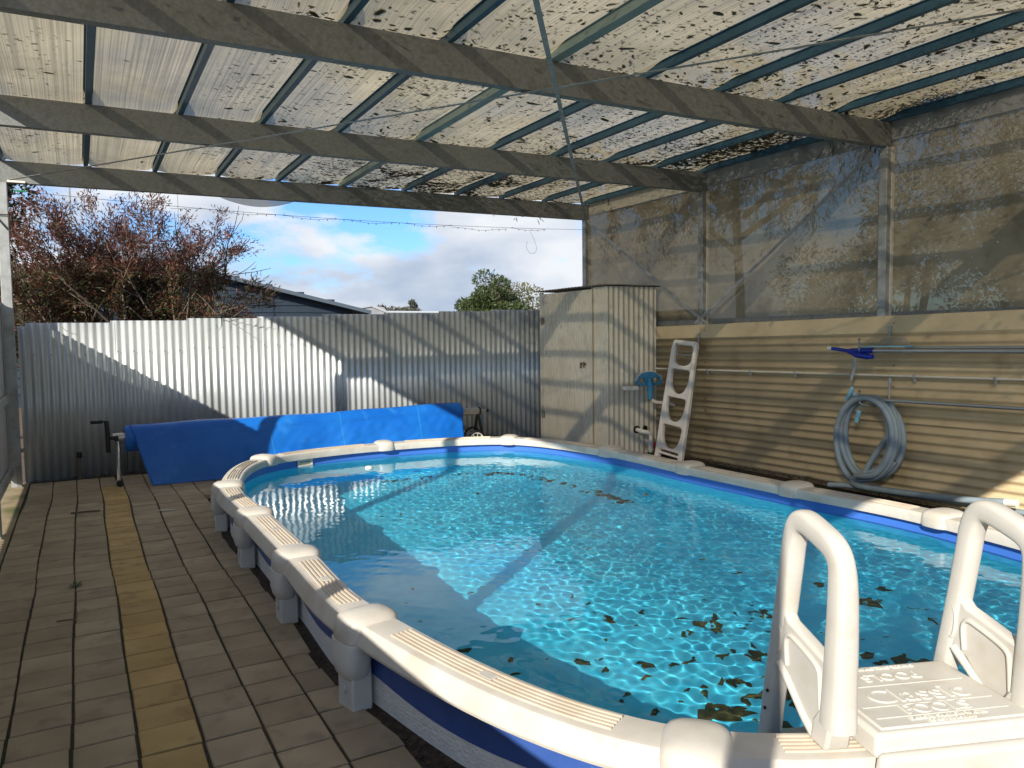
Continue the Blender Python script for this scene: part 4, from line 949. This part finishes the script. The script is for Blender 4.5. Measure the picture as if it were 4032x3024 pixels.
vh.scale = (1.25, 1.25, 1.25)
pv = empty('pvc_pipe', (5.955, 7.38, .045), 'white pvc pipe bending from the cream cupboard down to a valve', 'pipe')
MB().tube([(-.04, .075, .225), (-.04, .055, .222)], .046, 14).build('wall_collar', M_BLACK, pv, smooth=50)
MB().tube([(.09, .075, .235), (.09, .055, .233)], .030, 14).build('wall_plug', M_BLACK, pv, smooth=50)
MB().tube(smoothpath([(-.04, .06, .222), (-.03, -.02, .21), (.0, -.05, .20), (.04, -.06, .19), (.075, -.06, .155), (.078, -.06, .05)], 5), .026, 12).build('elbow', M_WHITE, pv, smooth=60)
MB().tube([(-.035, -.002, .214), (-.028, -.025, .208)], .034, 12).build('joint_ring', M_WHITE, pv, smooth=50)
MB().tube([(.078, -.06, .10), (.078, -.06, .04), (.078, -.06, -.02), (.078, -.06, -.05)], [.032, .036, .034, .022], 12).build('valve_body', pmat('clear grey plastic', (.6, .6, .6), rough=.3), pv, smooth=50)
MB().tube([(.11, -.07, .02), (.135, -.075, .02)], .02, 10).bar((.135, -.075, -.03), (.135, -.075, .075), .03, .018).build('valve_handle', M_RED, pv, bevel=.004)

sp_ = empty('standpipe', (-.05, 9.2, 0), 'short brown standpipe with black cap in front of the silver fence', 'pipe')
MB().tube([(0, 0, -.03), (0, 0, .235)], .015, 10).build('pipe', pmat('dirty pipe', (.13, .09, .055), (.18, .13, .085), scale=20, rough=.7), sp_, smooth=50)
MB().tube([(0, 0, .215), (0, 0, .222), (0, 0, .27), (0, 0, .277)], [.02, .025, .025, .02], 12).build('cap', M_BLACK, sp_, smooth=50)

# twigs, weed and a pale stick on the paving, dirt along the tan wall
def twig(name, pts, label, mat, r=.004, cat='twig'):
    o = MB().tube(smoothpath(pts, 4), r, 6).build(name, mat, smooth=60); tag(o, label, cat); return o
twig('twig', [(-.12, 7.3, .008), (-.04, 7.27, .014), (.02, 7.28, .012), (.06, 7.24, .016), (.09, 7.27, .010)], 'curled dark twig on the paving near the roller stand', M_BARK, .007)
twig('twig', [(-.16, 4.48, .008), (-.10, 4.46, .012), (-.075, 4.45, .012), (-.07, 4.52, .03)], 'thin dark twig in the joint beside the weed', M_BARK, .004)
twig('stick', [(.50, 7.02, .008), (.58, 6.98, .012), (.66, 6.97, .008)], 'pale straw lying on the paving by the pool', M_WHITE, .004)
wd = empty('weed', (-.075, 5.1, 0), 'small green weed growing in a paving joint', 'weed')
for k in range(7):
    a = k * .9; l_ = random.uniform(.03, .06); d = Vector((math.cos(a), math.sin(a), .35)) * l_; s_ = Vector((-math.sin(a), math.cos(a), 0)) * l_ * .2
    MB().add([Vector((0, 0, 0)), d * .5 + s_, d, d * .5 - s_], [(0, 1, 2, 3)]).build('leaf', leafmat('weed leaf', [(.03, .07, .015), (.05, .10, .02)]) if k == 0 else bpy.data.materials['weed leaf'], wd)
dm = MB()
for i in range(1500):
    y = random.uniform(2.2, 7.3); x = 6.215 - abs(random.gauss(0, .05)) - (.05 if 4.8 < y < 6.8 else 0) * random.random(); a = random.gauss(1.57, .6); l_ = random.uniform(.02, .08)
    d = Vector((math.cos(a), math.sin(a), random.uniform(-.05, .12))) * l_; s_ = Vector((-math.sin(a), math.cos(a), 0)) * random.uniform(.002, .008); c = Vector((x, y, random.uniform(-.05, .015)))
    dm.add([c - d, c + s_, c + d, c - s_], [(0, 1, 2, 3)])
o = dm.build('bark_litter', pmat('bark strips', (.06, .04, .025), (.16, .11, .07), scale=20, rough=.9)); tag(o, 'brown bark and leaf litter along the foot of the tan wall', 'litter', kind='stuff')
gr = MB()
for i in range(90):
    x, y = random.uniform(5.75, 6.1), random.uniform(7.2, 7.42); a = random.uniform(0, 6.28); l_ = random.uniform(.02, .06); d = Vector((math.cos(a) * .5, math.sin(a) * .5, 1)) * l_; s_ = Vector((-math.sin(a), math.cos(a), 0)) * .008
    c = Vector((x, y, -.04)); gr.add([c - s_, c + s_, c + d], [(0, 1, 2)])
o = gr.build('weeds', leafmat('grass blade', [(.04, .08, .015), (.07, .12, .03)])); tag(o, 'low green weeds at the foot of the cream cupboard', 'weeds', kind='stuff')
MBb = MB()
for i in range(1400):
    t = random.uniform(.2, 4.9); q = off(t, .02 + random.random() * .075); a = random.uniform(0, 6.28); l_ = random.uniform(.006, .022); d = Vector((math.cos(a), math.sin(a), random.uniform(-.2, .3))) * l_; s_ = Vector((-math.sin(a), math.cos(a), 0)) * l_ * .4
    c = Vector((q.x, q.y, -.012 + random.uniform(-.01, .008))); MBb.add([c - d, c + s_, c + d, c - s_], [(0, 1, 2, 3)])
MBb.rings([[(*off(i / 10, .094), -.013) for i in range(-4, 52)], [(*off(i / 10, .001), -.006) for i in range(-4, 52)]][::-1], close=False, cap0=False, cap1=False)
o = MBb.build('edge_debris', pmat('edge debris', (.025, .018, .012), (.08, .055, .035), scale=40, rough=.95)); tag(o, 'dark leaf debris in the gap between paving and pool wall', 'debris', kind='stuff')

# ================================================================== BEYOND THE FENCES
def leaves_np(C, L, W, rng, droop=0.0, up=0.0, bend=.0, dirs=None):
    """one narrow two-quad leaf at every point of C"""
    n = len(C)
    d = rng.normal(size=(n, 3)) if dirs is None else dirs + rng.normal(size=(n, 3)) * .55
    d[:, 2] += up - droop; d /= np.linalg.norm(d, axis=1)[:, None]
    s = np.cross(d, rng.normal(size=(n, 3))); s /= np.linalg.norm(s, axis=1)[:, None]
    l = L * rng.uniform(.6, 1.25, (n, 1)); w = W * rng.uniform(.7, 1.2, (n, 1))
    V = np.stack([C, C + d * l * .5 + s * w * .5, C + d * l, C + d * l * .5 - s * w * .5], 1).reshape(-1, 3)
    F = np.arange(4 * n).reshape(-1, 4); return V, F
def branches(mb, base, d, length, r, depth, tips, rng, spread=.6, segs=4, kids=3, up=.1, shrink=.68):
    p = Vector(base); pts = [p.copy()]; rs = [r]; d = Vector(d).normalized()
    for i in range(segs):
        d = (d + Vector((rng.normal() * .14, rng.normal() * .14, rng.normal() * .10 + up * .2))).normalized(); p = p + d * (length / segs); pts.append(p.copy()); rs.append(r * (1 - .5 * (i + 1) / segs))
        if depth <= 1: tips.append((p.copy(), d.copy()))
    mb.tube(pts, rs, 6 if depth > 1 else 4, cap=False)
    if depth > 0:
        for k in range(kids):
            q = pts[-1] if k < 2 else pts[max(1, segs - 1 - int(rng.integers(0, segs - 1)))]
            nd = (d + Vector((rng.normal() * spread, rng.normal() * spread, rng.normal() * spread * .5 + up))).normalized()
            branches(mb, q, nd, length * shrink * rng.uniform(.8, 1.15), r * .52, depth - 1, tips, rng, spread, segs, kids, up, shrink)

# red leaved shrub behind the fence
rng = np.random.default_rng(11)
sh = empty('red_shrub', (.60, 11.6, 0), 'sprawling shrub with reddish brown leaves behind the silver fence', 'shrub')
bm_ = MB(); tips = []
for k in range(21):
    a = k * 2.4 + rng.uniform(-.4, .4); lean = rng.uniform(.05, 1.0); branches(bm_, (.1 * math.cos(a), .1 * math.sin(a), .2), (math.cos(a) * lean, math.sin(a) * lean, 1.25), rng.uniform(1.1, 1.6), .035, 3, tips, rng, spread=.62, kids=3, up=.12, shrink=.66)
bm_.build('trunk', M_BARK, sh, smooth=180)
TC = np.array([p for p, d in tips]); TD = np.array([d for p, d in tips])
keep = (TC[:, 2] > .9) & (np.hypot(TC[:, 0], TC[:, 1]) < 1.85); TC = TC[keep]; TD = TD[keep]
def tuft(T, D, k, sig, rng):
    i = rng.integers(0, len(T), k); return T[i] + rng.normal(size=(k, 3)) * sig, D[i]
C1, D1 = tuft(TC, TD, 52000, .045, rng); V1, F1 = leaves_np(C1, .072, .015, rng, dirs=D1 * .9)
npmesh('crown', V1, F1, leafmat('red leaves', [(.10, .026, .018), (.15, .042, .026), (.05, .02, .013), (.20, .07, .042), (.042, .045, .014), (.08, .024, .018)], .3), sh)
low = TC[(TC[:, 2] < 2.3)]
C1, D1 = tuft(low, TD[TC[:, 2] < 2.3], 20000, .06, rng); V1, F1 = leaves_np(C1, .09, .018, rng, dirs=D1 * .6); npmesh('lower_crown', V1, F1, leafmat('olive leaves', [(.04, .045, .012), (.07, .075, .02), (.03, .025, .012)], .3), sh)

def bush(name, loc, rad, hgt, z0, n, L, W, cols, label, cat='tree', seed=1, lumps=26, trunk=True, group=None, droop=0.0, hollow=.55):
    rng = np.random.default_rng(seed); t = empty(name, loc, label, cat, group); bmt = MB()
    cs = []
    for k in range(lumps):
        v = rng.normal(size=3); v /= np.linalg.norm(v); rr = rng.uniform(hollow, 1.0); cs.append((v[0] * rad * rr, v[1] * rad * rr, z0 + hgt / 2 + v[2] * hgt / 2 * rr))
    cs = np.array(cs)
    if trunk:
        for c in cs[::2]: bmt.tube(smoothpath([(0, 0, 0), (c[0] * .15, c[1] * .15, z0 * .6), (c[0] * .6, c[1] * .6, (z0 + c[2]) / 2), tuple(c)], 3), [.06 * rad] + [.045 * rad] * 3 + [.03 * rad] * 3 + [.018 * rad] * 3, 6, cap=False)
        bmt.build('trunk', M_BARK, t, smooth=180)
    i = rng.integers(0, lumps, n); v = rng.normal(size=(n, 3)); v /= np.linalg.norm(v, axis=1)[:, None]; lr = rad * rng.uniform(.22, .42, lumps)
    C = cs[i] + v * (lr[i] * rng.uniform(.35, 1.0, n) ** .5)[:, None] * np.array([1, 1, .85]); V, F = leaves_np(C, L, W, rng, droop=droop, dirs=v * .8)
    npmesh('crown', V, F, leafmat(name + ' leaves', cols), t); return t
GREEN = [(.05, .075, .02), (.08, .11, .03), (.035, .05, .015), (.11, .13, .045)]
bush('conifer', (-1.40, 14, 0), .85, 5.2, .3, 9000, .09, .05, [(.006, .010, .005), (.012, .02, .008), (.02, .03, .01)], 'dark dense conifer at the left edge behind the fence', seed=3, lumps=40, hollow=.3)
bush('gum_tree', (13.6, 26, 0), 1.25, 2.3, 1.4, 9000, .16, .05, GREEN, 'rounded green tree standing beyond the fence left of the cupboard', seed=5)
bush('hedge_bush', (15.3, 27, 0), 1.6, 2.0, 1.4, 12000, .16, .05, [(.14, .13, .045), (.18, .17, .06), (.09, .09, .03)], 'yellow green bush beside the rounded green tree', 'bush', seed=6)
bush('hedge_bush', (12.5, 25.6, 0), .9, 1.2, 1.2, 4500, .15, .05, [(.10, .12, .04), (.14, .15, .05), (.06, .08, .03)], 'small pale bush left of the rounded green tree', 'bush', seed=16)
bush('distant_tree', (24.2, 60, 0), .95, 1.5, 3.1, 2500, .22, .1, [(.10, .11, .08), (.14, .14, .10)], 'small distant tree above the grey roofs', seed=8, lumps=12)
bush('distant_tree', (21.9, 61, 0), 1.5, .9, 3.0, 2000, .22, .1, [(.09, .08, .05), (.12, .10, .07)], 'low brown tree top above the grey roof ridge', seed=9, lumps=10)
OL = [(.07, .075, .03), (.11, .11, .045), (.045, .05, .02), (.15, .14, .07)]
bush('side_bush', (8.6, 3.4, 0), 1.7, 4.0, .3, 16000*2, .085, .024, OL, 'large olive bush behind the right screen bay', 'bush', seed=21, lumps=34)
bush('side_bush', (9.0, 6.1, 0), 1.5, 3.2, .2, 13000*2, .085, .024, OL, 'olive bush behind the middle screen bay', 'bush', seed=22, lumps=30)
bush('side_bush', (9.4, 1.0, 0), 1.7, 4.2, .3, 13000*2, .085, .024, OL, 'olive bush behind the screen near the steps', 'bush', seed=23, lumps=30)

# eucalyptus leaning over the right side, leaves hanging in strings
rng = np.random.default_rng(31)
eu = empty('eucalyptus_tree', (8.4, 8.2, 0), 'eucalyptus tree with hanging narrow leaves behind the side screens', 'tree'); E_o = Vector((8.4, 8.2, 0)); bm_ = MB(); LC = []; LD = []
bm_.tube(smoothpath([(0, 0, -.1), (.1, .05, 1.5), (-.05, 0, 3.0), (-.2, -.1, 4.2)], 5), [.085 - .003 * i for i in range(16)], 10)
limbs = [((-.1, 0, 3.2), (-1.2, .7, 3.9), (-2.6, 1.0, 3.75)), ((-.15, -.1, 3.6), (-1.0, -1.2, 4.1), (-1.9, -2.2, 3.75)), ((0, -.1, 3.1), (-.5, -2.2, 3.8), (-.9, -3.8, 3.5)), ((-.2, -.1, 4.1), (-.6, -.9, 4.7), (-1.6, -1.4, 4.6)),
         ((-.05, 0, 2.6), (-.6, .5, 3.2), (-1.3, .9, 3.3)), ((0, 0, 2.8), (.6, -.8, 3.5), (-.9, -1.4, 3.3)), ((0, 0, 3.0), (-.9, .2, 3.6), (-1.9, .55, 3.55)), ((-.1, -.1, 3.3), (-.6, -.4, 3.7), (-1.3, -.7, 3.4)), ((-.5, -2.2, 3.8), (-1.6, -3.2, 3.9), (-2.6, -3.6, 3.62)), ((-.1, 0, 3.3), (-1.7, 1.1, 4.1), (-3.2, 1.2, 3.7))]
for lim in limbs:
    P_ = smoothpath(lim, 7); bm_.tube(P_, [.04 * (1 - .75 * i / len(P_)) + .004 for i in range(len(P_))], 6)
    for q in P_[5:]:
        for k in range(3):
            a = rng.uniform(0, 6.28); e = q + Vector((math.cos(a) * .3, math.sin(a) * .3, rng.uniform(-.1, .15))); l_ = rng.uniform(.25, .75); hang = smoothpath([q, e, e + Vector((rng.normal() * .08, rng.normal() * .08, -l_))], 5)
            world_x = 8.4 + e.x
            if -2.15 > e.x and e.z - l_ < 3.35 and (8.2 + e.y) < 9.15: continue
            bm_.tube(hang, .004, 4, cap=False)
            for h in hang[3:]:
                for _ in range(5): LC.append(tuple(h + Vector((rng.normal() * .03, rng.normal() * .03, rng.normal() * .03)))); LD.append((rng.normal() * .35, rng.normal() * .35, -1.0))
bm_.build('trunk', M_GUMBARK, eu, smooth=180)
V1, F1 = leaves_np(np.array(LC), .13, .016, rng, dirs=np.array(LD)); npmesh('crown', V1, F1, leafmat('gum leaves', [(.05, .06, .025), (.09, .095, .04), (.13, .10, .05), (.03, .04, .02)], .25), eu)

# branch resting on the roof cloth at the right
rng = np.random.default_rng(41); br = empty('overhanging_branch', (6.6, 3.2, 3.3), 'bare branch with dark leaf clump lying over the right edge of the roof', 'branch'); bm_ = MB(); tips = []
for (b, d, l_) in (((.5, .3, .3), (-1, .05, .02), .8), ((.5, .3, .28), (-1, -.5, .05), .7), ((.4, .4, .25), (-.8, .7, -.0), .6)): branches(bm_, b, d, l_, .022, 3, tips, rng, spread=.55, kids=2, up=.0, shrink=.72)
bm_.v = [(x, y, max(z, .055)) for x, y, z in bm_.v]; bm_.build('twigs', M_BARK, br, smooth=180)
C = rng.normal(size=(1500, 3)) * np.array([.16, .42, .05]) + np.array([-.42, .95, .10]); C[:, 2] = np.maximum(C[:, 2], .055); V1, F1 = leaves_np(C, .12, .018, rng); V1[:, 2] = np.maximum(V1[:, 2], .05); npmesh('leaf_clump', V1, F1, leafmat('dark gum leaves', [(.02, .028, .012), (.05, .055, .02), (.035, .03, .015)], .2), br)

# neighbouring buildings
M_SLATE = pmat('slate blue cladding', (.020, .032, .048), (.026, .040, .058), scale=3, rough=.6)
M_TRIM = pmat('pale trim', (.45, .47, .48), rough=.5); M_ROOFG = pmat('grey tin roof', (.30, .31, .32), (.36, .37, .37), scale=4, rough=.5); M_WIN = pmat('window glass', (.03, .035, .04), rough=.1)
gs = empty('gable_shed', (2.6, 22, 0), 'dark slate blue shed with low gable roof behind the red shrub', 'shed')
apx, ax0, hz_, ez = .2, -4.0, 3.52, 2.25
pr = [(-6.2, -.3), (4.4, -.3), (4.4, 2.28), (-.9, 3.50), (-6.2, 2.28)]
MB().rings([[(x, y, z) for x, z in pr] for y in (0, 7)]).build('wall', M_SLATE, gs)
for k in range(15):
    zz = .2 + k * .2; half = 5.3 if zz < 2.28 else 5.3 * (3.5 - zz) / 1.22
    if half > .3: MB().rings([[(-.9 - half, -.004, zz), (-.9 + half, -.004, zz), (-.9 + half, -.03, zz - .012), (-.9 - half, -.03, zz - .012)], [(-.9 - half, -.004, zz + .17), (-.9 + half, -.004, zz + .17), (-.9 + half, -.012, zz + .17), (-.9 - half, -.012, zz + .17)]]).build('board', M_SLATE, gs)
MB().add([(4.8, -.35, 2.22), (4.8, 7.2, 2.22), (-.9, 7.2, 3.56), (-.9, -.35, 3.56), (4.8, -.35, 2.14), (4.8, 7.2, 2.14), (-.9, 7.2, 3.48), (-.9, -.35, 3.48)], [(0, 1, 2, 3), (7, 6, 5, 4), (0, 3, 7, 4), (1, 0, 4, 5)]).build('roof', M_SLATE, gs)
MB().add([(-6.6, -.35, 2.22), (-6.6, 7.2, 2.22), (-.9, 7.2, 3.56), (-.9, -.35, 3.56), (-6.6, -.35, 2.14), (-6.6, 7.2, 2.14), (-.9, 7.2, 3.48), (-.9, -.35, 3.48)], [(3, 2, 1, 0), (4, 5, 6, 7), (4, 7, 3, 0)]).build('roof', M_SLATE, gs)
MB().bar((4.85, -.37, 2.19), (-.9, -.37, 3.53), .02, .10, (0, 0, 1)).build('barge_board', pmat('slate trim', (.09, .115, .14), rough=.5), gs)
h2 = empty('grey_roof_house', (11.3, 31, 0), 'low house with grey gable roof and pale trim beyond the fence', 'house')
MB().box(-2.2, 6.0, 0, 5, -.3, 2.15).build('wall', M_FENCE_D, h2)
MB().add([(-2.6, -.4, 2.5), (-.75, -.4, 2.80), (-.2, -.4, 2.72), (.1, -.4, 2.32), (-2.6, 5, 2.5), (-.75, 5, 2.80), (-.2, 5, 2.72), (.1, 5, 2.32)], [(0, 1, 5, 4), (1, 2, 6, 5), (2, 3, 7, 6), (3, 2, 1, 0)]).build('porch_roof', M_ROOFG, h2)
MB().bar((-2.6, -.43, 2.5), (-.75, -.43, 2.78), .03, .08).bar((-.75, -.43, 2.78), (.15, -.43, 2.44), .03, .08).build('barge_board', M_TRIM, h2)
MB().add([(-.2, -.4, 2.10), (6.3, -.4, 2.10), (5.6, 2.4, 2.62), (.5, 2.4, 2.62)], [(0, 1, 2, 3)]).build('roof', M_ROOFG, h2)
MB().tube([(.5, 2.4, 2.63), (5.6, 2.4, 2.63)], .05, 6).build('ridge_cap', M_TRIM, h2)
h3 = empty('white_house', (-1.0, 24, 0), 'white house wall with dark windows glimpsed behind the red shrub', 'house')
MB().box(-4, 1.55, 0, 4, -.3, 2.25).build('wall', pmat('white render', (.7, .7, .7), rough=.7), h3)
for x in (-.55, .05, .6): MB().box(x, x + .34, -.02, .02, 1.15, 2.0).build('window', M_WIN, h3)
MB().box(-4.1, 1.65, -.15, 4, 2.25, 2.40).build('roof', M_TRIM, h3)

# antenna, power line, string lights
an = empty('antenna_mast', (-.06, 20, 0), 'thin metal antenna mast rising behind the red shrub', 'antenna'); MB().tube([(0, 0, 0), (0, 0, 5.4)], .022, 6).build('mast', M_GALV, an); MB().bar((-.55, 0, 4.62), (.25, 0, 4.40), .02, .02).build('boom', M_GALV, an)
el = MB()
for k in range(9): p = Vector((-.55, 0, 4.62)).lerp(Vector((.25, 0, 4.40)), k / 8); el.tube([p + Vector((0, -.3, 0)), p + Vector((0, .3, 0))], .01, 4)
el.build('elements', M_GALV, an)
an2 = empty('antenna_mast', (2.17, 20, 0), 'slender pole rising above the middle of the red shrub', 'antenna'); MB().tube([(0, 0, 0), (0, 0, 4.95)], .009, 6).build('mast', M_GALV, an2)
sl = empty('string_lights', (2.9, 9.0, 2.9), 'string of small lights on a thin wire under the far beam', 'string lights')
def wz(x): u = (x + .52) / 6.79; return 2.91 - .075 * 4 * u * (1 - u)
MB().tube([(x - 2.9, 0, wz(x) - 2.9) for x in np.linspace(-.52, 6.27, 40)], .0022, 5).build('wire', M_BLACK, sl)
bl = MB(); cbl = []
xs_ = np.linspace(.9, 5.6, 190)
for i, x in enumerate(xs_): cbl.append(Vector((x - 2.9, .004, wz(x) - 2.9 - .012 - .012 * math.sin(x * 8.5) - (.02 if 4.2 < x < 5 else 0))))
MB().tube(cbl, .0018, 4).build('light_cable', pmat('green cable', (.01, .03, .015), rough=.6), sl)
for i in range(4, 190, 4): MB().tube([cbl[i], cbl[i] + Vector((.003, 0, -.018 if (i // 4) % 3 else .014))], .0042, 5).build('bulb', M_BLACK, sl)
lp = [Vector((x - 2.9, .0, z - 2.9)) for x, z in ((5.35, 2.84), (5.42, 2.72), (5.45, 2.60), (5.40, 2.54), (5.33, 2.56), (5.29, 2.63), (5.31, 2.70))]; MB().tube(smoothpath(lp, 5), .0018, 4).build('loose_end', bpy.data.materials['green cable'], sl)
MB().tube([(-.50 - 2.9, 0, 0.01), (-.40 - 2.9, 0, .005)], .008, 6).build('green_end', pmat('green plastic', (.02, .25, .08), rough=.4), sl)
